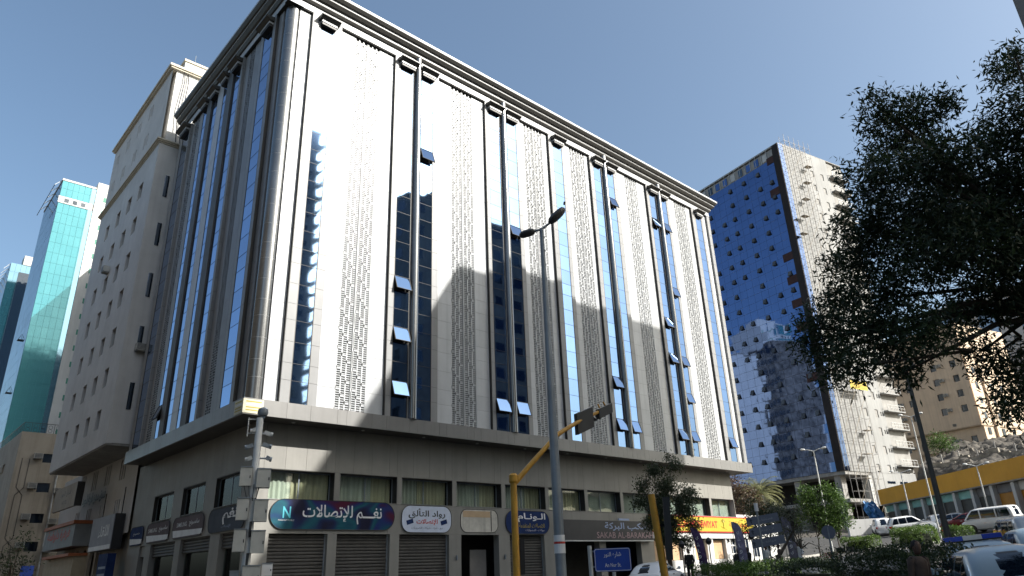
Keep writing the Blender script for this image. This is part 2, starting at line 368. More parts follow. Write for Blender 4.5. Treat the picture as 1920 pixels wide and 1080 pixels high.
# generic frame mapping: 'R' facade (u=X, facing -Y) and 'L' facade (u=Y, facing -X)
def wb(side, name, m, u0, u1, d0, d1, z0, z1, parent=MBd, rot=None, kind=None):
    if side == 'R': return ub(name, m, u0, u1, d0, d1, z0, z1, parent, rot, kind)
    return ub(name, m, d0, d1, u0, u1, z0, z1, parent, rot, kind)
def wmb(side, b, u0, u1, d0, d1, z0, z1, m=None):
    if side == 'R': b.box(u0, u1, d0, d1, z0, z1, m)
    else: b.box(d0, d1, u0, u1, z0, z1, m)
def glazing(side, u0, u1, opens=(), single=True):
    "one vertical strip of panes; sashes in `opens` (floor numbers) hang open"
    fr = MB(); wmb(side, fr, u0-.028, u0+.012, .152, .3, Z0, ZT); wmb(side, fr, u1-.012, u1+.028, .152, .3, Z0, ZT)
    for z in LV: wmb(side, fr, u0+.016, u1-.016, .16, .3, z-.010, z+.010)
    strip = fr.build('glazing_frame', dark_t, MBd)
    if not single:
        jm = MB()
    for i in range(len(LV)-1):
        k, w = divmod(i, 3); za, zb = LV[i]+.010, LV[i+1]-.010
        if w == 1 and k in opens:
            sash = (u0+.02, u1-.02); h = zb-za; a = R(17+random.random()*4)
            b = MB(); W_ = sash[1]-sash[0]; b.box(-W_/2, W_/2, 0, .04, -h, 0)
            f = MB()
            for (p0, p1, q0, q1) in ((-W_/2-.03, -W_/2, -h-.03, .03), (W_/2, W_/2+.03, -h-.03, .03), (-W_/2, W_/2, -h-.03, -h), (-W_/2, W_/2, 0, .03)): f.box(p0, p1, -.02, .06, q0, q1)
            c = (sash[0]+sash[1])/2; loc = (c, .14, zb) if side == 'R' else (.14, c, zb); rt = (-a, 0, 0) if side == 'R' else (-a, 0, R(-90))
            o = b.build('open_sash', glass_b, MBd, loc=loc, rot=rt); f.build('sash_frame', dark_t, o)
            bm_ = MB()
            wmb(side, bm_, sash[0], sash[1], .34, .36, za, zb); bm_.build('sash_opening', dark_int, MBd)
            continue
        j = (random.gauss(0, .0009), random.gauss(0, .0007)); rt = (j[0], 0, j[1]) if side == 'R' else (0, j[0], j[1])
        if single: wb(side, 'pane', glass_b, u0+.014, u1-.014, .17, .19, za, zb, MBd, rt)
        else: wmb(side, jm, u0+.014, u1-.014, .17, .19, za, zb)
    if not single: jm.build('pane_column', glass_b, MBd, kind='stuff')
def frame_col(side, u0, u1, m=grey_p):
    "column of flush grey cladding panels beside the glass"
    b = MB()
    for i in range(len(LV)-1): wmb(side, b, u0, u1, .15, .5, LV[i]+.008, LV[i+1]-.008)
    wmb(side, b, u0, u1, .15, .5, ZT+.008, 35.1)
    b.build('frame_panels', m, MBd, kind='stuff')
    j = MB(); wmb(side, j, u0+.004, u1-.004, .165, .45, Z0, 35.05); j.build('panel_joints', dark_t, MBd)
def white_col(side, u0, u1, asparts=True, m=white_p):
    b = MB()
    for i in range(0, len(LV)-1):
        za, zb = LV[i]+.007, (LV[i+1]-.007 if i < len(LV)-2 else 35.08)
        if i == len(LV)-2: zb = 35.08
        if asparts: wb(side, 'cladding_panel', m, u0+.006, u1-.006, .35, .5, za, zb)
        else: wmb(side, b, u0+.006, u1-.006, .35, .5, za, zb)
    if not asparts: b.build('cladding_panels', m, MBd, kind='stuff')
    j = MB(); wmb(side, j, u0, u1, .362, .48, Z0, 35.06); j.build('panel_joints', grey_p, MBd)
def lattice(side, u0, u1, n=6):
    deep = .075 if side == 'R' else .012          # the side-street screens are almost flush
    f0 = .352; f1 = f0+deep
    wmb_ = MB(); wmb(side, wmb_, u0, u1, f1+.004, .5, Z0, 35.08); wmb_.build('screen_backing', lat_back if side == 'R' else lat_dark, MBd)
    b = MB(); W_ = u1-u0; gap = W_*.04; cw = (W_-gap)/n; tie = 9; pitch = .128 if side == 'R' else .16
    rows = int((35.0-Z0)/pitch)
    for c in range(n):
        x = u0+c*cw+(gap if c >= n/2 else 0); off = (c % 3)*3 % tie
        bw = cw*.125; seg0 = Z0+.02
        for r_ in range(rows):
            z = Z0+.02+r_*pitch; ph = (r_+off) % tie
            wmb(side, b, x+bw, x+cw-bw, f0+.012 if side == 'R' else f0, f1, z, z+(.046 if ph != 0 else .095))
            if ph == 0:
                if z-seg0 > .1: wmb(side, b, x-bw, x+bw, f0, f1, seg0, z-.02)
                seg0 = z+pitch*1.3
        if 35.05-seg0 > .1: wmb(side, b, x-bw, x+bw, f0, f1, seg0, 35.05)
    wmb(side, b, u1-cw*.15, u1, f0, f1, Z0, 35.05)
    wmb(side, b, u0+n/2*cw, u0+n/2*cw+gap, f0, f1, Z0, 35.05)
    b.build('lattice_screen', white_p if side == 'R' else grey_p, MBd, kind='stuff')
def reveal(side, u):   # dark side and head of the recess, their shade put into the colour
    b = MB(); wmb(side, b, u-.03, u, .155, .5, Z0, 35.1); b.build('recess_shade_strip', dark_t, MBd)
def head(side, u0, u1):
    b = MB(); wmb(side, b, u0, u1, .2, .5, 35.1, 35.16); b.build('recess_head', dark_t, MBd)
def hood(side, u0, u1):
    b = MB(); P = 'x' if side == 'R' else 'y'
    prof = [(.15, 35.02), (-.42, 34.98), (-.42, 34.90), (-.12, 34.72), (.15, 34.72)]
    b.prism(prof, u0-.2, u1+.2, 'x' if side == 'R' else 'y', corn_m) if side == 'R' else b.prism(prof, u0-.2, u1+.2, 'y', corn_m)
    o = b.build('strip_hood', corn_m, MBd)
    c = MB(); wmb(side, c, u0-.05, u1+.05, -.14, .15, 34.56, 34.72); c.build('hood_sill', white_p, o)
    d = MB(); wmb(side, d, u0-.02, u1+.02, -.1, .2, 34.38, 34.56); d.build('hood_box', dark_t, o)
def pole(side, u, r=.25):
    b = MB(); c = (u, .08) if side == 'R' else (.08, u)
    b.tube([(c[0], c[1], 9.96), (c[0], c[1], 35.62)], r, 20); o = b.build('half_round_mullion', steel, MBd); auto_smooth(o)

# right-hand facade: glass strips, frames, lattice bays
strips_R = [(2.41, 3.37, ()), (8.48, 9.55, (0, 1, 2)), (10.24, 11.25, (5,)), (16.45, 17.55, (0,)), (18.2, 19.3, (0, 4)), (23.47, 24.5, ()),
            (28.5, 29.5, (0, 1)), (30.2, 31.18, (0, 6)), (36.41, 37.42, (0, 2, 3, 6)), (38.07, 39.08, (0, 1, 2, 4, 6)), (44.05, 45.02, (0,))]
for i, (a, b_, op) in enumerate(strips_R):
    glazing('R', a, b_, op, single=i < 7); hood('R', a, b_)
for a, b_ in ((1.86, 2.38), (3.40, 3.89), (8.09, 8.45), (11.28, 11.75), (16.14, 16.42), (19.33, 19.7), (22.99, 23.44), (24.53, 24.9), (28.05, 28.47), (31.21, 31.7), (36.01, 36.38), (39.11, 39.47), (43.44, 44.02), (45.05, 45.37)):
    frame_col('R', a, b_)
for a, b_ in ((9.58, 10.21), (17.58, 18.17), (29.53, 30.17), (37.45, 38.04)): frame_col('R', a, b_)
for u in (9.9, 17.9, 29.86, 37.76): pole('R', u)
bays_R = [(3.89, 5.02, 6.94, 8.06), (11.75, 12.98, 15.0, 16.11), (19.7, 20.29, 22.4, 22.96), (24.9, 25.64, 27.59, 28.02), (31.7, 33.05, 34.81, 35.98), (39.47, 40.66, 42.66, 43.41)]
for i, (a, l0, l1, b_) in enumerate(bays_R):
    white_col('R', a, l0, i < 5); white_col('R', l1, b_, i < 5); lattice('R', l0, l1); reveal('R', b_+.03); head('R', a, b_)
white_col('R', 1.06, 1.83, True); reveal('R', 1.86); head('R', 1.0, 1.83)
white_col('R', 45.37, 46.2, False); frame_col('R', 46.2, XE)
# left-hand facade
strips_L = [(2.2, 3.5, ()), (7.15, 8.2, ()), (9.25, 10.05, ()), (11.15, 12.1, ()), (13.05, 13.95, (0,)), (17.05, 18.45, ())]
for a, b_, op in strips_L: glazing('L', a, b_, op, single=True); hood('L', a, b_)
for a, b_ in ((1.8, 2.17), (3.53, 3.95), (6.87, 7.12), (8.23, 9.22), (12.13, 13.02), (13.98, 14.2), (16.89, 17.02), (18.48, YE)): frame_col('L', a, b_)
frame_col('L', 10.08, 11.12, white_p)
for a, b_ in ((8.24, 9.21), (12.14, 13.01)):
    b = MB(); wmb('L', b, a, b_, .07, .145, 9.75, 35.6); b.build('flat_mullion', mullion_m, MBd)
for (a, l0, l1, b_) in ((3.95, 5.35, 6.15, 6.84), (14.2, 15.4, 16.35, 16.86)):
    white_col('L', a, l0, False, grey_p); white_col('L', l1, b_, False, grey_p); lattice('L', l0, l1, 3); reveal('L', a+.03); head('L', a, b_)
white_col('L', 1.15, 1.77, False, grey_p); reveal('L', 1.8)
# corner column
b = MB(); b.tube([(.80, .80, 9.9), (.80, .80, 35.3)], .46, 40); o = b.build('corner_column', steel, MBd); auto_smooth(o)
j = MB()
for z in LV[1:-1]: j.tube([(.80, .80, z-.006), (.80, .80, z+.006)], .4615, 40)
j.build('column_joints', grey_p, MBd)
# frieze above the strips, then the cornice
def run(prof, m, name, x_end=XE, y_end=YE, off=.15):
    "sweep a profile (out, z) along the left wall, round the corner and along the right wall to its far end"
    b = MB(); vs = []; n = len(prof)
    path = [(lambda o_: (off-o_, y_end+.0)), (lambda o_: (off-o_, off-o_)), (lambda o_: (x_end+o_, off-o_)), (lambda o_: (x_end+o_, y_end))]
    for p in path:
        for o_, z in prof: x, y = p(o_); vs.append((x, y, z))
    fs = []
    for i in range(len(path)-1):
        for k in range(n-1): fs.append((i*n+k, i*n+k+1, (i+1)*n+k+1, (i+1)*n+k))
    b.add(vs, fs); return b.build(name, m, MBd)
run([(0, 35.15), (0, 35.62)], white_p, 'frieze')
run([(0, 35.62), (.10, 35.66), (.20, 35.82), (.20, 35.90)], corn_m, 'cornice_moulding')
run([(.203, 35.90), (.203, 35.985), (.23, 35.985)], white_p, 'cornice_fillet')
run([(.23, 35.985), (.34, 36.05), (.50, 36.27), (.50, 36.32)], corn_m, 'cornice_moulding')
run([(.503, 36.32), (.503, 36.40), (.53, 36.40)], white_p, 'cornice_fillet')
run([(.53, 36.40), (.62, 36.44), (.76, 36.64), (.76, 36.70)], corn_m, 'cornice_moulding')
run([(.763, 36.70), (.763, 36.85), (-.6, 36.9)], white_p, 'cornice_lip')
b = MB(); b.box(.5, XE-.1, .5, YE-.1, 36.7, 36.86); b.build('roof', concrete, MBd)
b = MB()
b.quad((0.1, .6, 35.14), (1.2, .6, 35.14), (1.2, .12, 35.14), (.1, .12, 35.14)); b.quad((.15, .15, 35.145), (.15, 2, 35.145), (.6, 2, 35.145), (.6, .15, 35.145))
b.build('corner_soffit', corn_m, MBd)
ub('end_wall', white_p, XE-.01, XE, .5, YE, 9.95, 35.62, MBd)
# fascia band with joints and the notice on its corner
xs = [0]; 
while xs[-1] < 47.0: xs.append(min(47.1, xs[-1]+random.choice((.55, .95, 1.3, 1.55))))
for a, b_ in zip(xs[:-1], xs[1:]): ub('fascia_panel', fascia_m, a+.006, b_-.006, 0, .12, ZF0, ZF1, MBd)
ys = [0.125]
while ys[-1] < 19.0: ys.append(min(19.15, ys[-1]+random.choice((.95, 1.3, 1.55))))
for a, b_ in zip(ys[:-1], ys[1:]): ub('fascia_panel', fascia_m, 0, .12, a+.006, b_-.006, ZF0, ZF1, MBd)
b = MB(); b.box(.02, 47.08, .02, 19.13, 9.19, 9.93); b.build('overhang', concrete, MBd)
b = MB(); b.box(.03, 47.07, .03, 19.12, 9.155, 9.185); b.build('soffit', corn_m, MBd)
for i in range(11):
    b = MB(); b.lathe([(.09, 9.12), (.1, 9.15), (.07, 9.16)], (3+i*4.1, .75, 0), 12); b.build('downlight', galv_w, MBd)
nb = MB(); nb.box(-.02, 1.0, -.03, -.002, 9.2, 9.88); nb.box(-.03, -.002, .0, 1.0, 9.2, 9.88); no = nb.build('corner_notice', mat('notice_board', (.66, .62, .46), .6), MBd)
for r_ in range(4):
    l = MB(); z = 9.32+.14*r_
    l.box(.12, .9, -.036, -.031, z, z+.05); l.box(-.036, -.031, .1, .9, z, z+.05); l.build('notice_line', sign_y if r_ != 2 else sign_w, no)

# ---- podium, right-hand side
def panel_run(side, u0, u1, z0, z1, widths, d0=Q, d1=Q+.12, name='podium_panel'):
    u = u0; i = 0
    while u < u1-.02:
        w = min(widths[i % len(widths)], u1-u)
        if u1-u-w < .2: w = u1-u
        wb(side, name, pod_p, u+.006, u+w-.006, d0, d1, z0, z1); u += w; i += 1
PE = 45.45
WX = [2.28+3.96*i for i in range(11)]
back = MB(); back.box(1.55, 14.3, 1.92, 2.1, -1, 3.7); back.box(17.6, 23.0, 1.92, 2.1, -1, 3.7); back.box(31.8, PE-.1, 1.92, 2.1, -1, 3.7); back.box(1.55, PE-.1, 1.53, 2.1, 6.92, 9.17); back.box(1.62, 1.8, 1.9, 20.2, 3.9, 5.1)
back.build('podium_core', dark_int, MBd)
panel_run('R', Q, PE, 6.87, 9.16, (.53, 1.13, 1.15, 1.15))
panel_run('R', Q, PE, 3.77, 5.36, (3.1, .85))
piers = [Q]+[x for w in WX for x in (w, w+3.62)]+[PE]
for a, b_ in zip(piers[0::2], piers[1::2]): wb('R', 'window_pier', pod_p, a+.004, b_-.004, Q-.004, Q+.6, 5.37, 6.86)
def curtain(side, u0, u1, d, z0, z1, m, parent):
    b = MB(); n = int((u1-u0)/.05); vs = []; ph = random.random()*6
    for i in range(n+1):
        u = u0+(u1-u0)*i/n; y = d+.035*math.sin(i*1.25+ph)+.02*math.sin(i*.31+ph*2)
        for z in (z0, z1): vs.append((u, y, z) if side == 'R' else (y, u, z))
    b.add(vs, [(2*i, 2*i+2, 2*i+3, 2*i+1) for i in range(n)]); return b.build('curtain', m, parent, smooth=True)
def window(side, u0, u1, z0, z1, d=Q, depth=.5, style=0):
    f = MB()
    for t in ((u0, u0+.06, z0, z1), (u1-.06, u1, z0, z1), (u0+.06, u1-.06, z0, z0+.06), (u0+.06, u1-.06, z1-.06, z1), ((u0+u1)/2-.025, (u0+u1)/2+.025, z0+.06, z1-.06)):
        wmb(side, f, t[0], t[1], d+depth-.05, d+depth, t[2], t[3])
    fo = f.build('window', galv, MBd)
    wb(side, 'glass', glass_c, u0+.06, u1-.06, d+depth-.03, d+depth-.02, z0+.06, z1-.06, fo)
    bk = MB(); wmb(side, bk, u0, u1, d+depth+.3, d+depth+.34, z0-.1, z1+.1); bk.build('room', dark_int, fo)
    if style == 2: wb(side, 'blind', blind_m, u0+.08, u1-.08, d+depth+.05, d+depth+.06, z0+.06, z1-.05, fo)
    else:
        c = u0+(u1-u0)*(.40 if style == 0 else .62)
        curtain(side, u0+.05, c, d+depth+.12, z0, z1-.04, sheer_m if style in (0, 1) else curtain_m, fo); curtain(side, c, u1-.05, d+depth+.14, z0, z1-.04, curtain_m, fo)
    rv = MB()     # jambs, head, sill board
    wmb(side, rv, u0-.002, u1+.002, d+.01, d+depth+.3, z1-.005, z1+.02); rv.build('window_head', dark_t, fo)
    s = MB(); wmb(side, s, u0-.03, u1+.03, d-.03, d+depth, z0-.035, z0-.002); s.build('sill', pod_p, fo)
for i, w in enumerate(WX): window('R', w, w+3.62, 5.40, 6.84, style=(0, 1, 0, 1, 1, 0, 2, 2, 2, 2, 2)[i])
for i, w in enumerate(WX): wb('R', 'jamb_trim', dark_t, w+3.605, w+3.62, Q+.012, Q+.45, 5.40, 6.83)
# ground floor openings
def shutter(side, u0, u1, z0, z1, d, pitch=.165):
    b = MB(); z = z0; P = []
    while z < z1:
        P.append((d, z)); P.append((d-.055, z+pitch*.22)); P.append((d-.055, z+pitch*.6)); z += pitch; P.append((d, z-.008))
    vs = []
    for dd, zz in P:
        for u in (u0, u1): vs.append((u, dd, zz) if side == 'R' else (dd, u, zz))
    b.add(vs, [(2*i, 2*i+1, 2*i+3, 2*i+2) for i in range(len(P)-1)])
    return b.build('roller_shutter', shutter_m, MBd, kind=None)
op = [(2.5, 5.68, 's'), (6.22, 9.47, 's'), (10.09, 13.57, 's'), (14.48, 17.46, 'e'), (18.39, 21.45, 's'), (23.2, 26.9, 'd'), (27.6, 31.6, 'd'), (33.2, 36.9, 'b'), (38.6, 40.4, 'b'), (41.3, 43.2, 'b'), (44.0, 45.2, 'g')]
edges = [Q]+[x for a, b_, _ in op for x in (a, b_)]+[PE]
for a, b_ in zip(edges[0::2], edges[1::2]):
    wb('R', 'shop_pier', pod_p if a < 32 else white_r, a+.004, b_-.004, Q+.002, Q+.5, -1, 3.765)
for a, b_, k in op:
    if k == 's':
        shutter('R', a, b_, -.2, 3.76, Q+.28); wb('R', 'shutter_guide', galv, a+.004, a+.07, Q+.2, Q+.32, -.5, 3.75); wb('R', 'shutter_guide', galv, b_-.07, b_-.004, Q+.2, Q+.32, -.5, 3.75)
    elif k == 'b':
        wb('R', 'shop_window', tan_panel, a+.08, b_-.08, Q+.3, Q+.33, 2.0, 3.45); wb('R', 'window_frame', white_r, a+.004, b_-.004, Q+.1, Q+.4, -.5, 1.98); wb('R', 'fascia_strip', dark_t, a+.004, b_-.004, Q+.2, Q+.4, 3.47, 3.76)
    elif k == 'g':
        for xx in lin(a+.1, b_-.1, 2): wb('R', 'door_stile', white_r, xx-.04, xx+.04, Q+.24, Q+.3, 0, 3.7)
        for zz in (2.3, 3.0): wb('R', 'door_rail', white_r, a+.15, b_-.15, Q+.25, Q+.29, zz, zz+.12)
        wb('R', 'door_glass', win_dark, a+.1, b_-.1, Q+.31, Q+.33, 0, 3.7)
wb('R', 'entrance_board', mat('notice_panel', (.20, .19, .18), .6), 15.9, 17.2, 2.35, 2.4, 1.4, 2.95)
for x in (14.1, 17.9, 22.6):
    b = MB(); b.tube([(x, 1.33, 2.35), (x, 1.33, 2.62)], .05, 10); b.box(x-.02, x+.02, 1.33, 1.4, 2.44, 2.52); b.build('wall_lamp', galv, MBd)
for x in (40.85, 43.6):
    b = MB(); b.tube([(x, 1.32, 3.3), (x, 1.32, 3.52)], .07, 10); b.box(x-.14, x+.02, 1.3, 1.4, 3.5, 3.54); b.build('wall_lamp', black_m, MBd)
# low restaurant wing beyond the end of the podium
b = MB(); b.box(PE+.01, 52.5, Q+.05, 10, -1, 5.62); b.build('side_wing', white_r, MBd)
ub('end_wall', white_r, PE-.02, PE-.002, Q+.06, 20, -.5, 9.16, MBd)
for a, b_ in ((45.9, 46.9), (47.6, 48.6), (49.4, 50.4)):
    f = ub('side_window', white_r, a, b_, Q, Q+.045, 2.0, 3.7, MBd)
    for i in (0, 1):
        for z0 in (2.08, 2.92): pass
    for i in (0, 1): ub('side_window_pane', win_dark, a+.06+i*.48, a+.46+i*.48, Q-.012, Q-.002, 2.1, 3.6, MBd)

# ---- podium, left-hand side
WY = [(2.6, 6.06), (7.6, 11.1), (12.7, 16.25)]
panel_run('L', Q+.125, 20.35, 6.87, 9.16, (1.2, 1.15, 1.6, 1.25))
e = [Q+.125]+[v for p in WY for v in p]+[20.35]
for a, b_ in zip(e[0::2], e[1::2]): panel_run('L', a, b_, 5.24, 6.865, (5,), Q, Q+.55, 'window_pier')
panel_run('L', Q+.125, 20.35, 3.95, 5.235, (5.0,))
for i, (a, b_) in enumerate(WY): window('L', a, b_, 5.30, 6.82, depth=.26, style=(1, 1, 0)[i])
for a, b_ in WY: wb('L', 'jamb_trim', dark_t, b_-.015, b_, Q+.012, Q+.2, 5.3, 6.8)
oy = [(1.9, 4.75), (6.05, 10.45), (11.35, 15.68), (16.75, 17.85)]
e = [Q+.5]+[v for p in oy for v in p]+[20.35]
for a, b_ in zip(e[0::2], e[1::2]): wb('L', 'shop_pier', pod_p, Q+.002 if False else a+.004, b_-.004, Q+.002, Q+.6, -1, 3.945) if b_ > a+.02 else None
for i, (a, b_) in enumerate(oy[:3]):
    shutter('L', a, b_, 3.2, 3.94, Q+.2)
    b = MB(); b.box(Q+.35, Q+.37, a, b_, -.2, 3.2); b.build('shopfront_glass', glass_c, MBd)
    b = MB(); b.box(Q+2.2, Q+2.3, a-.2, b_+.2, -.2, 3.9); b.box(Q+.4, Q+2.2, a-.15, a-.1, -.2, 3.9); b.box(Q+.4, Q+2.2, b_+.1, b_+.15, -.2, 3.9); b.build('shop_interior', dark_int, MBd)
    for k in range(3):
        b = MB(); y = a+(b_-a)*(k+.5)/3; b.lathe([(.01, 3.02), (.045, 3.05), (.045, 3.1), (.01, 3.13)], (Q+1.0, y, 0), 8); b.build('ceiling_lamp', bulb, MBd)
    for k in range(4):
        y = a+(b_-a)*(k+.3)/4; ub('display_stand', (mat('display_blue', (.03, .06, .2), .5), mat('display_red', (.2, .03, .03), .5), mat('display_tan', (.25, .18, .1), .6))[k % 3], Q+1.2, Q+1.6, y, y+.6, .1, 1.6+.4*(k % 2), MBd)
wb('L', 'side_door', dark_int, 16.76, 17.84, Q+.3, Q+.34, -.3, 3.3); wb('L', 'door_head', pod_p, 16.76, 17.84, Q+.1, Q+.3, 3.3, 3.94)
b = MB(); b.box(1.9, 3, 20.36, 20.9, -1, 12); b.build('gap_wall', mat('brown_gap_wall', (.10, .08, .055), .9), MBd)

# ------------------------------------------------------------------ shop signs on the corner block
def plate_sign(name, side, u0, u1, z0, z1, r, m, label, d=Q, proud=.06):
    root = empty(name, ((u0+u1)/2, d, z0) if side == 'R' else (d, (u0+u1)/2, z0), 0, label, 'sign')
    w, h = u1-u0, z1-z0; r = min(r, h/2-.001); b = MB(); b.prism(round_plate(0, h/2, w, h, r, 0, 0), -proud, -.003, 'y' if side == 'R' else 'x'); b.build('board', m, root)
    rim = MB(); pts = round_plate(0, h/2, w+.03, h+.03, r+.015, 0, 0); P3 = [((a, -proud-.004, z) if side == 'R' else (-proud-.004, a, z)) for a, z in pts]; rim.tube(P3+[P3[0]], .018, 6, cap=False); rim.build('rim', dark_t, root)
    return root
def sign_text(root, side, s, m, du, z, w, h, proud=.066, bold=.0, ar=True):
    loc = (du, -proud, z) if side == 'R' else (-proud, -du, z)
    return text('lettering', shape_ar(s) if ar else s, m, root, loc, FR if side == 'R' else FL, w, h, bold=bold)
glow = mat('phone_sign_print', (.03, .03, .09), .35)
nt = glow.node_tree; N_, L_ = nt.nodes, nt.links       # printed swirl of teal, violet and navy
pz = N_.new('ShaderNodeNewGeometry'); n1 = N_.new('ShaderNodeTexNoise'); n1.inputs['Scale'].default_value = .42; n1.inputs['Detail'].default_value = 1; n1.inputs['Distortion'].default_value = 1.2; L_.new(pz.outputs['Position'], n1.inputs['Vector'])
rp = N_.new('ShaderNodeValToRGB'); L_.new(n1.outputs[0], rp.inputs[0]); ce = rp.color_ramp.elements
ce[0].position = .36; ce[0].color = (.008, .008, .03, 1); ce[1].position = .66; ce[1].color = (.07, .006, .025, 1)
for p_, c_ in ((.42, (.008, .02, .08)), (.48, (.008, .09, .12)), (.53, (.006, .06, .10)), (.57, (.01, .025, .13)), (.62, (.03, .01, .07))): x_ = ce.new(p_); x_.color = (*c_, 1)
L_.new(rp.outputs[0], N_['Principled BSDF'].inputs['Base Color'])
s1 = plate_sign('shop_sign', 'R', 2.45, 9.68, 3.98, 5.40, .7, glow, 'long dark pill-shaped shop sign with white Arabic lettering and N logo')
sign_text(s1, 'R', 'نغـــم للإتصالات', sign_w, .45, .74, 4.7, .95, bold=.012)
text('logo', 'N', mat('logo_cyan', (.1, .5, .6), .4), s1, (-2.75, -.066, .80), FR, .42, .55, bold=.01)
text('logo_caption', 'NAGHAM MOBILE', sign_w, s1, (-2.75, -.066, .42), FR, .85, .075)
s2 = plate_sign('shop_sign', 'R', 10.2, 13.68, 3.88, 5.32, .55, mat('sign_pale_blue', (.60, .66, .78), .45), 'pale blue rounded shop sign with black and red Arabic lettering')
sign_text(s2, 'R', 'رواد التألق', sign_black, 0, 1.02, 2.6, .56, bold=.02)
sign_text(s2, 'R', 'للإتصالات', sign_red, 0, .55, 1.5, .36, bold=.02)
sign_text(s2, 'R', 'بيع - شراء - صيانة - الكترونيات', sign_navy, 0, .22, 2.2, .17)
for dx in (-1.2, 1.2):
    t_ = MB(); t_.bar((dx-.22, -.066, .5), (dx+.22, -.066, .62), .01, .24); t_.build('phone_emblem', sign_navy, s2)
s3 = plate_sign('empty_sign_panel', 'R', 14.45, 17.4, 3.92, 5.22, .45, mat('bare_backboard', (.58, .55, .48), .8, 0, .14, 1.4, streak=.25), 'blank rounded sign recess with bare stained backboard over the entrance', proud=.012)
b = MB(); b.box(-1.3, .85, -.02, -.013, .86, 1.22); b.build('board_strip', mat('peeling_strip', (.5, .36, .22), .8), s3)
b = MB(); b.box(.9, .95, -.03, -.013, .04, 1.26); b.build('batten', dark_t, s3)
s4 = plate_sign('shop_sign', 'R', 18.05, 21.9, 3.86, 5.24, .6, sign_navy, 'navy rounded shop sign with white and yellow Arabic lettering behind yellow pole')
sign_text(s4, 'R', 'الـونـام', sign_w, .35, .98, 2.5, .58, bold=.02); sign_text(s4, 'R', 'للاتصالات المتقدمة', sign_y, .35, .5, 2.3, .28); sign_text(s4, 'R', 'جوالات - اكسسوارات', sign_w, .6, .2, 1.7, .15)
s5 = empty('shop_sign', (27.5, Q, 3.45), 0, 'long charcoal fascia sign with outlined Arabic name and SAKAB lettering', 'sign')
b = MB(); b.box(-4.7, 5.2, -.35, -.004, 0, 1.32); b.build('board', sign_black, s5); b = MB(); b.box(-4.75, 5.25, -.38, 0, -.08, -.004); b.build('lower_rail', galv_w, s5)
pinkish = mat('sign_outline_pink', (.33, .22, .24), .4); bluish = mat('sign_outline_blue', (.28, .36, .55), .4)
sign_text(s5, 'R', 'سكب البركة', bluish, 2.2, .92, 5.0, .58, .356, .02); text('lettering', 'SAKAB AL-BARAKAH', pinkish, s5, (2.0, -.356, .34), FR, 6.4, .42, bold=.01)
b = MB(); b.box(1.4, 2.6, -.3, -.2, 1.36, 1.5); b.build('emblem', bluish, s5)
s6 = empty('shop_sign', (40.3, Q, 4.15), 0, 'long yellow restaurant sign with red TURKISH MESHWIYAT lettering and palm emblem', 'sign')
b = MB(); b.box(-7.5, 7.6, -.2, -.004, 0, 1.12); b.build('board', sign_y, s6)
b = MB(); b.box(-7.5, 7.6, -.215, -.004, 1.123, 1.2); b.box(-7.5, 7.6, -.215, -.004, -.08, -.003); b.build('red_edging', sign_red, s6)
b = MB(); b.box(-7.5, 10, -.1, -.004, -.55, -.085); b.build('white_band', white_r, s6)
text('lettering', 'TURKISH MESHWIYAT', sign_red, s6, (-1.9, -.206, .55), FR, 7.2, .56, bold=.03)
sign_text(s6, 'R', 'مشويات تركية', sign_red, 5.2, .56, 3.3, .62, .206, .012)
pe = MB(); pe.bar((2.6, -.206, .25), (2.6, -.206, .75), .07, .01)
for a in range(7):
    t = R(20+a*23.3); pe.tube([(2.6, -.207, .72), (2.6+.22*math.cos(t), -.207, .72+.22*math.sin(t)+.06), (2.6+.42*math.cos(t), -.207, .66+.3*math.sin(t))], [.03, .03, .008], 5)
for sgn in (-1, 1): pe.bar((2.6-.45*sgn, -.206, .16), (2.6+.4*sgn, -.206, .4), .035, .01)
pe.build('palm_emblem', mat('emblem_olive', (.33, .26, .02), .5), s6)
# signs on the left-hand podium
pk = mat('sign_dusty_pink', (.15, .125, .13), .8, spec=.2); 
def left_sign(u0, u1, m, label, body, ar, cap=True):
    s = plate_sign('shop_sign', 'L', u0, u1, 4.05, 5.18, .45, m, label)
    w = u1-u0
    if cap:
        b = MB(); b.prism([(-w/2+.04, .06), (w/2-.2, .06), (w/2-.02, .45), (-w/2+.02, .33)], -.068, -.062, 'x'); b.build('white_strip', sign_w, s)
    return s
s7 = left_sign(1.75, 6.35, mat('sign_grey_violet', (.085, .10, .12), .8, spec=.2), 'grey phone shop sign with large white raised letters nearest the corner', '', 1, False)
sign_text(s7, 'L', 'نغم', sign_w, .6, .68, 1.9, .75, .1, .03); sign_text(s7, 'L', 'للإتصالات', bluish, .1, .2, 1.2, .18)
s8 = left_sign(7.1, 11.85, pk, 'dusty pink SAMSUNG shop sign, nearer the corner', '', 1)
s9 = left_sign(12.5, 16.65, pk, 'dusty pink SAMSUNG shop sign, farther from the corner', '', 1)
for s_ in (s8, s9):
    text('lettering', 'SAMSUNG', sign_w, s_, (-.068, .95, .72), FL, 1.6, .24, bold=.01); sign_text(s_, 'L', 'سامسونج', sign_w, 1.0, .72, 1.5, .36, .068, .015)
s10 = left_sign(17.4, 20.1, sign_navy, 'small navy sign with a white strip at the far end of the block', '', 1); sign_text(s10, 'L', 'سامسونج', sign_w, 0, .7, 1.3, .22)

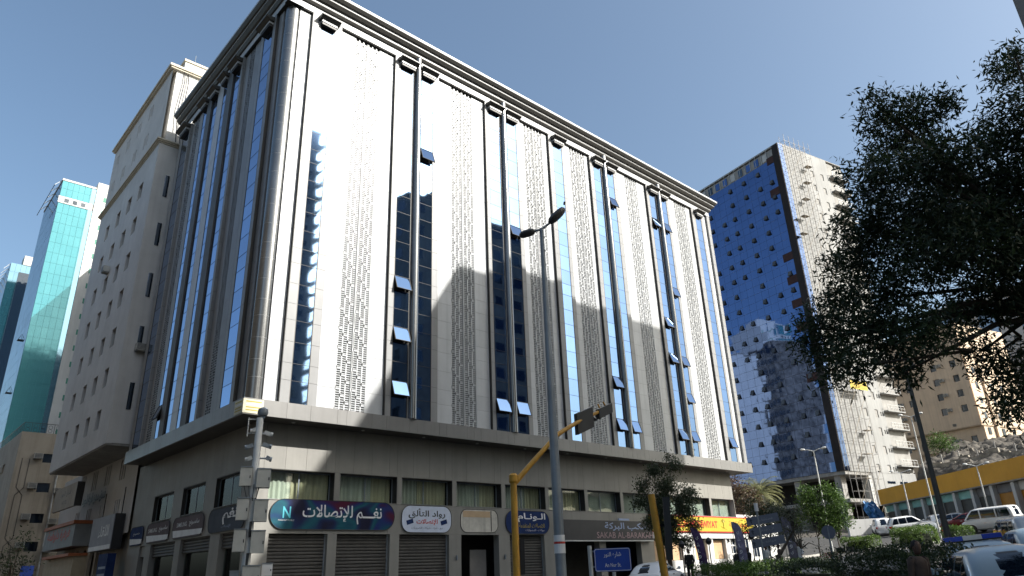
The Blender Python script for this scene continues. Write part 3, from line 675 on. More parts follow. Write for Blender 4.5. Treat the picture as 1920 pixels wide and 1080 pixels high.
# ------------------------------------------------------------------ neighbouring buildings, left
B2 = empty('stone_hotel', (0, 20, 0), 0, 'pale stone building with rows of square windows cantilevered over the street', 'building')
def yb(b, x0, x1, y0, y1, z0, z1): b.box(x0, x1, y0-20, y1-20, z0, z1)
XF = -1.1
def wall_with_holes(u0, u1, z0, z1, holes, d0, d1, axis, m, name, parent, uo=0):
    "wall slab in the plane d0..d1 with real rectangular openings; axis 'x': wall faces -X and u runs along Y"
    us = sorted({u0, u1, *[h[0] for h in holes], *[h[1] for h in holes]}); zs = sorted({z0, z1, *[h[2] for h in holes], *[h[3] for h in holes]})
    b = MB()
    def hole(a, c): return any(h[0]-1e-6 <= a < h[1]-1e-6 and h[2]-1e-6 <= c < h[3]-1e-6 for h in holes)
    P = (lambda u, d, z: (d, u-uo, z)) if axis == 'x' else (lambda u, d, z: (u-uo, d, z))
    for i in range(len(us)-1):
        for k in range(len(zs)-1):
            if not hole(us[i], zs[k]):
                b.quad(P(us[i], d0, zs[k]), P(us[i+1], d0, zs[k]), P(us[i+1], d0, zs[k+1]), P(us[i], d0, zs[k+1]))
    for (a, c, e_, g_) in holes:
        b.quad(P(a, d0, e_), P(a, d1, e_), P(a, d1, g_), P(a, d0, g_)); b.quad(P(c, d0, e_), P(c, d1, e_), P(c, d1, g_), P(c, d0, g_))
        b.quad(P(a, d0, e_), P(c, d0, e_), P(c, d1, e_), P(a, d1, e_)); b.quad(P(a, d0, g_), P(c, d0, g_), P(c, d1, g_), P(a, d1, g_))
    return b.build(name, m, parent)
holes = []
for k in range(7):
    for y in (22.9, 25.9, 29.1, 32.5):
        z = 12.0+3.12*k; holes.append((y, y+1.15, z, z+1.45))
wall_with_holes(20.0, 37.0, 10.6, 34.4, holes, XF, XF+.35, 'x', beige, 'front_wall', B2, 20)
for (a, c, e_, g_) in holes: ub('window', win_dark, XF+.27, XF+.3, a-20, c-20, e_, g_, B2)
sl_ = []
for z in (36.6, 39.6):
    for y in (24.7, 28.0, 31.4, 34.8):
        for i in range(3): sl_.append((y+.42*i, y+.42*i+.2, z+.25*(i == 1), z+1.25))
wall_with_holes(20.3, 37.0, 34.7, 41.9, sl_, XF+.1, XF+.4, 'x', beige, 'upper_wall', B2, 20)
for (a, c, e_, g_) in sl_: ub('slit_window', win_dark, XF+.33, XF+.36, a-20, c-20, e_, g_, B2)
b = MB(); yb(b, XF+.36, 8, 20.02, 36.98, 10.65, 34.38); yb(b, XF+.42, 8, 20.32, 36.98, 34.7, 41.88); b.build('body', beige, B2)
b = MB(); yb(b, XF, XF+.355, 20.0, 20.015, 10.6, 34.4); b.build('corner_return', beige, B2)
b = MB()
for i, (o_, z) in enumerate(((.06, 34.4), (.16, 34.52), (.26, 34.62))): yb(b, XF-o_, 8, 20-o_, 37+o_, z, z+.1 if i < 2 else z+.12)
b.build('string_course', cream, B2)
b = MB(); yb(b, XF-.1, 8, 20.1, 37.1, 41.9, 42.05); yb(b, XF-.22, 8, 20.0, 37.2, 42.05, 42.25); b.build('roof_cornice', cream, B2)
b = MB(); yb(b, XF+.06, 5, 20.06, 36.9, 10.5, 10.64); b.build('soffit', concrete, B2)
b = MB(); yb(b, .75, 7.5, 24, 33, 42, 46.0); b.build('stair_tower', white_r, B2)
b = MB(); yb(b, .65, 7.6, 23.9, 33.1, 46.0, 46.22); b.build('stair_tower_cap', cream, B2)
b = MB(); b.tube([(1.6, 4.2, 46.2), (1.6, 4.2, 47.2)], .03, 6); b.build('antenna', galv, B2)
for i in range(2):
    b = MB(); x = -.1+.3*i; b.tube([(x, .25, 42.1), (x+.1, .1, 41), (x-.1+.1*i, .05, 38), (x+.15, .02, 34.9)], .035, 6); b.build('roof_cable', black_m, B2)
for i in range(5):     # windows on the side that faces the street corner
    b = MB(); yb(b, -.25, .05, 19.97, 20.0, 13+4.2*i, 14.9+4.2*i); b.build('side_window', win_dark, B2)
def ac_unit(parent, x, y, z, face, name='air_conditioner'):
    "box on two brackets with a louvred front; face '-x' or '-y'"
    b = MB(); s = .36
    if face == '-x': b.box(x-.5, x, y-s, y+s, z, z+.5, box_m); [b.box(x-.51, x-.5, y-s+.05, y+s-.05, z+.06+.09*k, z+.1+.09*k, black_m) for k in range(5)]; b.box(x-.45, x, y-s+.05, y-s+.1, z-.06, z, galv); b.box(x-.45, x, y+s-.1, y+s-.05, z-.06, z, galv)
    else: b.box(x-s, x+s, y-.5, y, z, z+.5, box_m); [b.box(x-s+.05, x+s-.05, y-.51, y-.5, z+.06+.09*k, z+.1+.09*k, black_m) for k in range(5)]; b.box(x-s+.05, x-s+.1, y-.45, y, z-.06, z, galv); b.box(x+s-.1, x+s-.05, y-.45, y, z-.06, z, galv)
    return b.build(name, None, parent)
ac_unit(B2, XF, 9.3, 26.2, '-x'); ac_unit(B2, .0, .0, 17.2, '-y')
# lower storeys, set back
lo_holes = []
for yc in (24.0, 27.9, 31.7, 35.3):
    for i in range(3):
        lo_holes.append((yc+.55*i, yc+.55*i+.26, 8.85, 10.35)); lo_holes.append((yc+.5*i+.1, yc+.5*i+.36, 6.5, 7.45))
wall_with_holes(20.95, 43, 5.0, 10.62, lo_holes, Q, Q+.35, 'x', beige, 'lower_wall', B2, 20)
for (a, c, e_, g_) in lo_holes: ub('slit_window', win_dark, Q+.25, Q+.28, a-20, c-20, e_, g_, B2)
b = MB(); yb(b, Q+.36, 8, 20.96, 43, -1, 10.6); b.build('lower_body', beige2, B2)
b = MB()      # arcade: arches over the street doors
for yc in (29.2, 31.4, 33.6):
    pts = [(yc-20-1.1, 5.0), (yc-20-1.1, 3.4)]+[(yc-20+.78*math.cos(R(180-a)), 3.4+.95*math.sin(R(a))) for a in range(0, 181, 20)]+[(yc-20+1.1, 3.4), (yc-20+1.1, 5.0)]
    b.prism(pts, Q-.02, Q+.2, 'x')
    for s_ in (-1, 1): yb(b, Q-.02, Q+.2, yc+s_*.94-.16, yc+s_*.94+.16, -1, 3.4)
b.build('arcade', beige2, B2)
text('lettering', shape_ar('فندق سدن قرية الجود'), sign_black, B2, (Q-.05, 11.6, 8.2), FL, 6.8, 1.0, bold=.035)
for i in range(20): pass
# projecting signs on the hotel
sg = empty('projecting_sign', (.7, 22, 3.9), 0, 'large grey box sign with white lettering hung on the hotel front', 'sign')
b = MB(); b.box(.05, .68, 0, 5.6, .1, 2.4); b.build('case', sign_black, sg)
b = MB(); b.box(0, .045, .02, 5.58, .12, 2.38); b.build('panel', mat('lightbox_grey', (.26, .26, .29), .6), sg)
b = MB(); b.box(-.01, -.002, .05, 5.55, .13, .42); b.build('white_strip', sign_w, sg)
text('lettering', shape_ar('اللقاء'), sign_w, sg, (-.012, 2.2, 1.35), FL, 2.6, .8, bold=.02)
for y in (.4, 5.2):
    b = MB(); b.tube([(.5, y, 2.4), (.5, y, 4.2)], .04, 6); b.build('hanger', black_m, sg)
sg2 = empty('board_sign', (-.6, 28.4, 7.3), 0, 'tan stone-coloured name board projecting under the hotel overhang', 'sign')
b = MB(); b.box(0, .18, 0, 7, 0, 1.75); b.build('board', beige2, sg2); b = MB(); b.box(.0, .5, -.06, -.005, .0, 1.75); b.build('end_panel', dark_t, sg2)
text('lettering', shape_ar('فندق الجود'), sign_black, sg2, (-.006, 3.2, 1.15), FL, 3.2, .5); text('lettering', 'HOTEL', sign_black, sg2, (-.006, 3.2, .5), FL, 1.6, .28)
sg3 = empty('kiosk_front', (.2, 30.5, -.3), 0, 'small shop front with red letters and orange trim below the hotel', 'shop')
b = MB(); b.box(0, 1.18, 0, 10, 4.9, 6.5); b.build('fascia', mat('kiosk_grey', (.24, .26, .27), .6), sg3)
b = MB(); b.box(-.15, 1.18, -.1, 10.1, 6.5, 6.75); b.build('cap', mat('kiosk_orange', (.40, .12, .04), .6), sg3)
b = MB(); b.box(-.12, 1.18, -.05, 9, 4.2, 4.4); b.build('awning_rail', mat('kiosk_orange', (.40, .12, .04), .6), sg3)
b = MB(); b.box(.3, 1.18, .1, 9.9, 0, 4.2); b.build('shopfront', mat('kiosk_cream', (.45, .38, .26), .7), sg3)
text('lettering', shape_ar('فرفرة دلوقمة'), sign_red, sg3, (-.02, 5, 5.9), FL, 7.6, 1.0, bold=.02)
sg4 = empty('vertical_sign', (.5, 21.3, -.3), 0, 'tall dark blue poster panel beside the hotel gap', 'sign')
b = MB(); b.box(0, .5, 0, 2.2, .3, 4.0); b.build('case', sign_navy, sg4)
for k in range(6):
    b = MB(); b.box(-.008, -.002, .2, 1.9, .8+.45*k, .95+.45*k); b.build('text_line', mat('poster_print', (.2, .24, .34), .5), sg4)

# B3: lower stone house at the far left
B3 = empty('stone_house', (-2.1, 48, 0), 0, 'tan stone house with carved line ornament, window air conditioners and roof railing', 'building')
hs = []
for i, z in enumerate((13.0, 10.25, 7.45, 4.95)): hs.append((2.15, 3.2, z, z+.85))
wall_with_holes(0, 9, -1, 15.8, hs, 0, .3, 'y', beige2, 'front_wall', B3)
hs2 = [(6+7*k, 7.1+7*k, z, z+.9) for k in range(4) for z in (12.6, 9.8, 7, 4.2)]
wall_with_holes(0, 36, -1, 15.8, hs2, 0, .3, 'x', beige2, 'side_wall', B3)
b = MB(); b.box(.31, 9, .31, 36, -1, 15.78); b.build('body', beige2, B3)
for h in hs: ub('window', win_dark, h[0], h[1], .2, .22, h[2], h[3], B3); ac_unit(B3, h[0]-.45, 0, h[2]+.3, '-y'); ac_unit(B3, h[1]+.7, 0, h[2]-.1, '-y')
for h in hs2: ub('window', win_dark, .2, .22, h[0], h[1], h[2], h[3], B3)
for h in hs2[::3]: ac_unit(B3, 0, h[1]+.5, h[2]+.2, '-x')
zig = [(.5, 13.3), (.5, 10.6), (.8, 10.25), (.5, 9.9), (.5, 6.1), (.8, 5.75), (.5, 5.4), (.5, 1)]
for mirror_ in (0, 1):
    b = MB(); pp = [((x if not mirror_ else 1.6-x), -.02, z) for x, z in zig]
    for p0, p1 in zip(pp[:-1], pp[1:]): b.bar(p0, p1, .06, .05)
    b.build('ornament_line', mat('dark_stone_line', (.09, .08, .07), .8), B3)
b = MB()
for x in lin(.1, 8.9, 14):
    b.tube([(x, .1, 15.8), (x, .1, 16.7)], .025, 6)
    for z in (16.05, 16.4): b.tube([(x+.3+.17*math.cos(t), .1, z+.17*math.sin(t)) for t in np.linspace(0, 2*math.pi, 9)], .018, 4, cap=False)
for y in lin(.1, 35, 40): b.tube([(.1, y, 15.8), (.1, y, 16.7)], .025, 6)
b.bar((.1, .1, 16.7), (8.9, .1, 16.7), .05); b.bar((.1, .1, 16.7), (.1, 35, 16.7), .05); b.build('roof_railing', black_m, B3)
b = MB(); b.tube([(3.6, -.12, 15.6), (3.6, -.12, 0)], .07, 8); b.build('drainpipe', galv_w, B3)

# teal glass towers
teal_core = mat('teal_spandrel', (.05, .20, .23), .6)
T1 = empty('teal_tower', (3.9, 110, 0), 0, 'tall teal glass tower with a white band near its top and white wing', 'tower')
b = MB(); b.box(.02, 5.9, .02, 16.6, -1, 74.6); b.build('core', teal_core, T1)
def curtain_wall(root, axis, u0, u1, z0, z1, nu, nz, m, d=0.0, joint=.03, name='glass_panel', parts=False, tilt=.0012):
    b = MB(); du, dz = (u1-u0)/nu, (z1-z0)/nz
    for i in range(nu):
        for k in range(nz):
            a0, a1, c0, c1 = u0+i*du+joint/2, u0+(i+1)*du-joint/2, z0+k*dz+joint/2, z0+(k+1)*dz-joint/2
            e = [d+random.gauss(0, tilt)*3 for _ in range(2)]
            if axis == 'y': b.quad((a0, e[0], c0), (a1, e[1], c0), (a1, e[1]+.002, c1), (a0, e[0]+.002, c1))
            else: b.quad((e[0], a0, c0), (e[1], a1, c0), (e[1]+.002, a1, c1), (e[0]+.002, a0, c1))
    return b.build(name, m, root, kind='stuff')
curtain_wall(T1, 'y', 0, 5.8, 0, 69.7, 6, 34, glass_teal, -.05); curtain_wall(T1, 'y', 0, 5.8, 71.2, 74.5, 6, 2, glass_teal, -.05)
curtain_wall(T1, 'x', 0, 16.6, 0, 74.5, 12, 34, glass_teal_d, -.02)
b = MB(); b.box(-.12, 5.85, -.15, -.02, 69.75, 71.15); b.build('white_band', white_r, T1)
for x in (.9, 2.3, 3.7): ub('band_window', win_dark, x, x+.75, -.17, -.152, 70.0, 70.8, T1)
b = MB(); b.box(-.1, 5.85, -.15, 16.7, 74.5, 74.9); b.build('coping', white_r, T1)
b = MB(); b.box(5.0, 5.82, -.12, -.07, 0, 74.4); b.build('painted_shade_strip', glass_teal_d, T1)  # flat strip of darker glass; a return's shade put into its colour
b = MB(); b.box(5.85, 12, -.4, 16, -1, 76); b.build('white_wing', white_r, T1)
for k in range(22): ub('wing_window', mat('green_glass', (.06, .22, .16), .2), 7.2, 7.75, -.42, -.405, 8+3.05*k, 9.0+3.05*k, T1)
for (y, z) in ((6, 44), (12, 30), (8, 22), (14, 19), (5, 34)):
    b = MB(); b.box(-.5, -.03, y, y+1.2, z-.1, z); b.bar((-.03, y, z+1), (-.5, y, z-.05), .05); b.bar((-.03, y+1.2, z+1), (-.5, y+1.2, z-.05), .05); b.build('open_vent', dark_t, T1)
for i in range(5):
    b = MB(); y = .5+3.2*i; b.bar((-.1, y, 74.6), (-1.1, y, 73.4), .12); b.bar((-1.1, y, 73.4), (-1.1, y+3.2, 73.4), .1); b.build('roof_bracket', galv, T1)
T2 = empty('teal_tower', (2.6, 150, 0), 0, 'darker teal glass tower at the far left edge, partly hidden', 'tower')
b = MB(); b.box(.02, 6, .02, 40, -1, 71); b.build('core', teal_core, T2)
curtain_wall(T2, 'y', 0, 6, 0, 71, 6, 34, glass_teal_d, -.03); curtain_wall(T2, 'x', 0, 40, 0, 71, 24, 34, glass_teal_d, -.02)
b = MB(); b.box(1.8, 4.4, -.35, -.1, 0, 69); b.build('dark_rib', win_dark, T2)
b = MB(); b.box(2.2, 5, -.2, 3, 71, 73.3); b.build('plant_room', white_r, T2)
for i in range(8):
    b = MB(); y = .5+3.4*i; b.bar((-.1, y, 70.8), (-1.1, y, 69.4), .14); b.build('roof_bracket', galv, T2)

# ------------------------------------------------------------------ buildings across the street (seen in the glass, and casting the shade)
def slab_block(name, x0, x1, y0, y1, z1, m, label, floors, front='+y', balcony=False, raised=None, nwin=6, bal=1.3):
    o = empty(name, ((x0+x1)/2, (y0+y1)/2, 0), 0, label, 'building'); ox, oy = (x0+x1)/2, (y0+y1)/2
    b = MB(); b.box(x0-ox, x1-ox, y0-oy, y1-oy, -1, z1)
    if raised: b.box(raised[0]-ox, raised[1]-ox, y1-oy-raised[2], y1-oy-.05, z1, z1+raised[3])
    b.build('wall', m, o)
    fh = (z1-4)/floors; w = MB()
    for k in range(floors):
        for i in range(nwin):
            u = x0-ox+(x1-x0)*(i+.5)/nwin; w.box(u-.7, u+.7, y1-oy-.02, y1-oy+.02, 4+fh*k+.9, 4+fh*k+2.3)
            v = y0-oy+(y1-y0)*(i+.5)/nwin; w.box(x0-ox-.02, x0-ox+.02, v-.7, v+.7, 4+fh*k+.9, 4+fh*k+2.3)
            w.box(x1-ox-.02, x1-ox+.02, v-.7, v+.7, 4+fh*k+.9, 4+fh*k+2.3)
    w.build('windows', win_dark, o, kind='stuff')
    if balcony:
        for k in range(floors):
            z = 4+fh*k; q = MB(); q.box(x1-ox, x1-ox+bal, y1-oy-3.2, y1-oy-.2, z, z+.15); q.box(x1-ox+bal-.08, x1-ox+bal, y1-oy-3.2, y1-oy-.2, z+.15, z+1.0)
            q.bar((x1-ox+.3, y1-oy-.2, z+1.9), (x1-ox+bal, y1-oy-.2, z+1.3), .08); q.bar((x1-ox+bal*.5, y1-oy-.2, z+1.0), (x1-ox+bal+.6, y1-oy-.2, z+1.6), .07); q.build('balcony', m, o)
    b = MB(); b.box(x0-ox-.15, x1-ox+.15, y0-oy-.15, y1-oy+.15, z1, z1+.3) if not raised else b.box(x0-ox-.1, x1-ox+.1, y0-oy-.1, y0-oy+.6, z1, z1+.3); b.build('coping', concrete, o)
    return o
OC = slab_block('office_block', 29.9, 52.6, -53, -30.4, 46.0, mat('brown_grey_render', (.22, .20, .18), .85, streak=.15), 'tall grey block whose corner shows at the top right edge', 13, raised=(33.5, 40.5, 3.5, 1.2), nwin=7)
ac_unit(OC, 29.9-41.25, 11.1, 33.1, '-x')
slab_block('balcony_tower', 18, 49.0, -122, -95, 97, mat('grey_render', (.30, .29, .28), .85, streak=.12), 'grey tower with stacked balconies behind the viewer, mirrored in the glass', 28, balcony=True, nwin=7, bal=1.5)
slab_block('apartment_block', 13, 21.5, 92, 106, 60, white_r, 'white apartment block behind, mirrored at the right of the blue tower', 18, nwin=6)
slab_block('apartment_block', 31, 56, 92, 106, 57, white_r, 'wide white apartment block behind, mirrored at the left of the blue tower', 17, nwin=10)
slab_block('hillside_block', 21.0, 33, 84, 95, 59, mat('mottled_brown_render', (.16, .145, .13), .95, 0, .5, .9), 'mottled brown block behind, mirrored in the middle of the blue tower', 18, balcony=True, nwin=6)
slab_block('added_side_block', -46, -23, -14, 62, 34, mat('ochre_render', (.14, .125, .105), .85, streak=.12), 'unseen ochre block added across the side street to cut sky light', 10, nwin=9)  # out of view, added to block sky light and darken the shade
slab_block('added_rear_block', -44, 1, -92, -62, 42, mat('taupe_render', (.24, .225, .20), .85, streak=.12), 'unseen taupe block added behind the viewer to cut sky light', 12, nwin=8)  # also added unseen, to deepen the shade from behind
# ------------------------------------------------------------------ the blue tower under construction
TB = empty('blue_tower', (88.2, 9.0, 7.6), R(-12), 'tall tower with a deep blue mirror face and a bare white side', 'tower')
TZ = 66.3-7.6; TG = 13.0-7.6
# local axes: +x along the white side, +y along the blue face (blue face is x=0, white side is y=0)
b = MB(); b.box(.1, 16.6, .1, 44, TG+.2, TZ-.4); b.build('core', concrete, TB)
curtain_wall(TB, 'x', 1.3, 44, TG, TZ-2.2, 30, 38, glass_tower, 0, .03, tilt=.0015)
b = MB()
for i, y in enumerate(lin(1.3, 44, 36)): b.box(-.03, .05, y-.03, y+.03, TZ-2.2, TZ)
b.box(-.05, .05, 1.3, 44, TZ-.1, TZ); b.build('crown_frame', galv_w, TB)
for i, y in enumerate(lin(2.5, 42, 22)): ub('crown_panel', (white_r, glass_tower, glass_tower, win_dark)[i % 4], .0, .04, y, y+.9, TZ-2.0, TZ-.7, TB)
b = MB(); b.box(-.08, .1, 0, 1.25, 0+TG, TZ); b.build('dark_edge_strip', mat('bare_brown_wall', (.02, .016, .016), .9), TB)
for k in (0, 3, 9, 11, 13, 15, 19, 27):
    z = TZ-3-1.45*k*1.35
    if z > TG: ub('unglazed_patch', mat('unglazed_brown', (.05, .022, .02), .9), -.06, .04, 1.25, 2.6+.5*(k % 2), z, z+1.3, TB)
wm = MB(); wm.box(-.42, 0, -.42, .42, -.5, .5); 
sash = MB(); sash.prism([(-.0, .55), (-.42, -.45), (-.0, -.45)], -.42, .42, 'y'); sash_me = sash.mesh('open_window', mat('open_window_grey', (.07, .075, .08), .5, 0, .2, rnd=.3))
for k in range(18):
    for i, y in enumerate((2.4, 4.85, 7.95, 11.1, 13.5, 16.4, 19)):
        z = 62.75-7.6-2.75*k+(-.02*i)
        if random.random() < .12 or (k == 0 and i == 0): continue
        link('open_window', sash_me, TB, (-.03, y, z), None, (.8, .72, .78))
# white side
wh = []
for k in range(19):
    z = 61.9-7.6-2.72*k
    for t in (7.45, 10.05):
        if k in (9, 10) and t < 8: continue
        wh.append((t, t+.75, z, z+1.2))
    if k > 12: wh.append((11.3, 11.6, z+.3, z+.9)); wh.append((11.75, 12.05, z+.3, z+.9))
wall_with_holes(1.2, 12.4, TG, TZ, wh, 0, .35, 'y', tower_r, 'white_wall', TB)
for h in wh: ub('window', win_dark, h[0], h[1], .24, .26, h[2], h[3], TB)
ub('glass_return', glass_tower, .1, 1.18, -.02, .02, TG, TZ, TB)
b = MB(); b.box(12.42, 16.6, 1.4, 20, TG, TZ-1.2); b.build('balcony_bay', tower_r, TB)
for k in range(19):
    z = 63.0-7.6-2.72*k
    if z < TG: continue
    ub('balcony_slab', tower_r, 12.45, 16.8, -.7, 1.38, z-.12, z+.05, TB)
    b = MB()
    for x in lin(12.5, 16.75, 5): b.bar((x, -.65, z+.05), (x, -.65, z+.9), .05)
    b.bar((12.5, -.65, z+.9), (16.75, -.65, z+.9), .06); b.bar((12.5, -.65, z+.5), (16.75, -.65, z+.5), .04); b.build('balcony_rail', galv_w if k < 11 else white_r, TB)
    ub('balcony_door', win_dark, 13.2, 14.2, 1.34, 1.39, z+.06, z+2.0, TB); ub('balcony_soffit', concrete, 12.5, 16.7, -.6, 1.36, z-.16, z-.125, TB)
b = MB(); b.box(0, 16.6, 0, 40, TZ, TZ+.15); b.build('roof_slab', concrete, TB)
# bare frame below the glass
for y in (1.2, 8, 15, 22, 30): ub('column', concrete, .4, 1.5, y, y+1.0, -8, TG+.2, TB)
for x in (5.2, 10.0, 15.4): ub('column', white_r, x, x+.9, .1, 1.1, -8, TG+.1, TB)
ub('slab_edge', concrete, .1, 16.5, .1, 40, TG-.5, TG, TB); ub('slab_edge', concrete, .3, 16.4, .3, 40, 1.2, 1.7, TB)
b = MB(); b.box(4, 16.5, 6, 40, -8, TG); b.build('inner_core', dark_int, TB)
ub('low_wall', white_r, 11.0, 16.6, .05, .4, -8, 1.0, TB)
for x in (9.3, 12.3): ub('low_opening', win_dark, x, x+1.8, -.02, .03, TG-3.2+1.7, TG-1.2, TB)
ub('low_front', tower_r, 6.2, 16.6, .04, .3, TG-4.6, TG+.02, TB)
bn = empty('banner', (88.2+math.cos(R(-12))*3.2+.0, 9.0-math.sin(R(12))*3.2-1.3, 24.6), R(-12), 'yellow construction banner tied across the scaffolding', 'banner')
b = MB(); b.box(0, 4.0, -.03, .0, 0, 1.25); b.build('cloth', sign_y, bn)
for z in (.25, .6, .9): ub('print_line', mat('banner_print', (.35, .2, .03), .6), .3, 3.7, -.036, -.031, z, z+.1, bn)
# scaffolding on the white side
SC = empty('scaffolding', (88.2, 9.0, 7.6), R(-12), 'steel tube scaffolding climbing the white side of the blue tower', 'scaffold')
b = MB(); cols = lin(.4, 6.6, 5)
for x in cols:
    for y in (-.25, -1.15): b.bar((x, y, -3), (x, y, TZ+1.2), .04)
d2 = MB()
lv = lin(-2.5, TZ, 36)
for k, z in enumerate(lv):
    for y in (-.25, -1.15): b.bar((cols[0]-.2, y, z), (cols[-1]+.2, y, z), .03)
    for x in cols: b.bar((x, -.25, z), (x, -1.15, z), .03)
    if k < len(lv)-1:
        for i in range(len(cols)-1):
            if (i+k) % 2 == 0: d2.bar((cols[i], -1.18, z), (cols[i+1], -1.18, lv[k+1]), .03)
            if (i*7+k*3) % 13 == 0: d2.box(cols[i], cols[i+1], -1.1, -.3, z+.03, z+.08)
b.build('standards_and_ledgers', mat('scaffold_tube', (.22, .21, .20), .6, .3, .2, 2), SC, kind='stuff'); d2.build('braces_and_boards', mat('scaffold_board', (.30, .25, .18), .8), SC, kind='stuff')

# ------------------------------------------------------------------ orange-band shop row (runs at 45 degrees)
OR = empty('shop_row', (68.9, -15.9, 4.3), R(45.6), 'single-storey shop row with a deep orange fascia band and shutters', 'building')
OL = 29.8; OH = 9.9-4.3; OB = 8.15-4.3      # front is local y=0, facing +y
b = MB(); b.box(-6, OL, -12, -.4, -4, OH-.1); b.build('body', concrete, OR)
ub('orange_band', orange, -6, OL, -.38, .5, OB, OH+.15, OR); ub('band_soffit', concrete, -6, OL-.1, -.38, .45, OB-.12, OB-.004, OR)
k = 0; x = -5.0; bay = 3.5
while x < OL-.3:
    ub('column', white_r, x, x+.5, -.36, .2, -4, OB-.13, OR)
    if x+bay < OL+1:
        ub('signboard', mat('faded_teal', (.20, .42, .40), .6) if k > 3 else (white_r if k < 2 else mat('sign_grey_board', (.13, .13, .14), .6)), x+.55, x+bay-.05, -.34, -.2, OB-.95, OB-.16, OR)
        ub('shop_shutter', mat('shop_shutter_dark', (.045, .045, .042), .5, 0, .3, .7) if k > 2 else mat('shop_shutter_orange', (.38, .17, .015), .6), x+.55, x+bay-.05, -.34, -.3, .9, OB-1.0, OR)
        ub('shop_shutter', mat('shop_shutter_dark', (.045, .045, .042), .5, 0, .3, .7) if k > 2 else mat('shop_shutter_navy', (.03, .03, .10), .6), x+.55, x+bay-.05, -.34, -.3, -4, .895, OR)
    x += bay; k += 1

# ------------------------------------------------------------------ hillside, retaining wall and the houses on it
def hill_z(x, y):
    d = x-.75*(y+10)          # distance up the slope, behind the shop row
    t = max(0, min(1, (d-83)/15)); t2 = max(0, min(1, (x-101)/26))
    return 3.2+9.6*t*t*(3-2*t)+6.5*t2+(mnoise.fractal(Vector((x*.33, y*.33, 2)), .8, 2.1, 5)*1.0+mnoise.fractal(Vector((x*1.3, y*1.3, 7)), .7, 2.0, 3)*.35)*min(1, max(0, (d-80)/6))
sheet('hillside', sorted(set(lin(74, 130, 150)+lin(130, 200, 20))), sorted(set(lin(-60, -30, 14)+lin(-30, 6, 100))), 0, earth, label='rocky earth slope behind the shop row', zf=lambda x, y: hill_z(x, y)-(60 if (y > 2 and x < 108) else 0)*0)
b = MB()
for i in range(900):
    x = random.uniform(92, 118); y = random.uniform(-28, 2); z = hill_z(x, y); s_ = random.uniform(.12, .55); c = [(random.uniform(-1, 1)*s_, random.uniform(-1, 1)*s_, random.uniform(-.5, .6)*s_) for _ in range(8)]
    vs = [(x+(dx*s_*.7), y+(dy*s_*.7), z+dz*s_*.45) for dx, dy, dz in ((-1,-1,-1),(1,-1,-1),(1,1,-1),(-1,1,-1),(-.6,-.7,1),(.7,-.5,1),(.5,.8,.8),(-.7,.6,1))]
    vs = [(vx+random.uniform(-.2, .2)*s_, vy+random.uniform(-.2, .2)*s_, vz+random.uniform(-.15, .15)*s_) for vx, vy, vz in vs]
    b.add(vs, [(3,2,1,0),(4,5,6,7),(0,1,5,4),(1,2,6,5),(2,3,7,6),(3,0,4,7)])
tag(b.build('rubble', mat('pale_rubble', (.24, .215, .18), .95, 0, .3, .8)), 'pale rubble scattered on the rocky slope', kind='stuff')
RW = empty('retaining_wall', (102, -14, 0), 0, 'low rough retaining wall with posts along the top of the slope', 'wall')
b = MB()
for i in range(26):
    y = -16+1.3*i; z = hill_z(107, y-14)
    b.box(4.6, 5.4, y, y+1.28, z-1, z+.55+.2*random.random())
b.build('masonry', mat('rubble_masonry', (.30, .27, .22), .95, 0, .3, 1.4, .5, 4), RW, kind='stuff')
for i in range(14):
    y = -15+2.4*i; z = hill_z(107, y-14); ub('post', concrete, 4.9, 5.05, y, y+.15, z, z+1.7, RW)
PB = empty('peach_building', (131, 1.8, 17.5), R(-14), 'peach rendered apartment building on the hill with small windows', 'building')
ph = []
for k in range(6):
    for t in (1.5, 5.2, 10.8, 14): ph.append((t, t+1.1, 2.3+2.75*k, 3.55+2.75*k))
wall_with_holes(0, 18, 5.2, 24, [h for h in ph if h[2] > 5.3], 0, .3, 'x', peach, 'front_wall', PB)
wall_with_holes(-.0, 17.5, -5, 5.0, [h for h in ph if h[3] < 5]+[(9, 12.5, .2, 1.6)], .5, .8, 'x', peach, 'lower_wall', PB)
for h in ph: ub('window', win_dark, .2 if h[2] > 5.3 else .7, .23 if h[2] > 5.3 else .73, h[0], h[1], h[2], h[3], PB)
for h in ph[1::2]: ac_unit(PB, 0 if h[2] > 5.3 else .5, h[0]-.6, h[2]+.5, '-x')
b = MB(); b.box(.31, 16, .02, 18, 5.2, 24); b.box(.81, 16, .1, 17.5, -5, 5.2); b.build('body', peach, PB)
ub('floor_band', mat('tan_band', (.42, .32, .22), .8), -.04, 16, -.04, 18.02, 5.0, 5.22, PB); ub('pilaster', peach, 4, 4.9, -.35, 0, -5, 24, PB)
for k in range(7):
    for x in (1.8, 6.2, 9.5): ub('side_window', win_dark, x, x+.8, -.02, .03, .8+2.75*k, 2.0+2.75*k, PB)
WB = empty('white_block', (152, -10, 18), R(-10), 'white apartment block with tall blue glass bays behind the tree', 'building')
b = MB(); b.box(0, 16, 0, 24, 0, 34); b.build('wall', white_r, WB)
for y in (2, 9.5, 17): ub('glass_bay', glass_b, -.1, .0, y, y+3.4, 3, 32, WB)
for k in range(9):
    for y in (6.6, 14.2, 21.6): ub('window', win_dark, -.03, .01, y, y+1.0, 4+3.1*k, 5.4+3.1*k, WB)

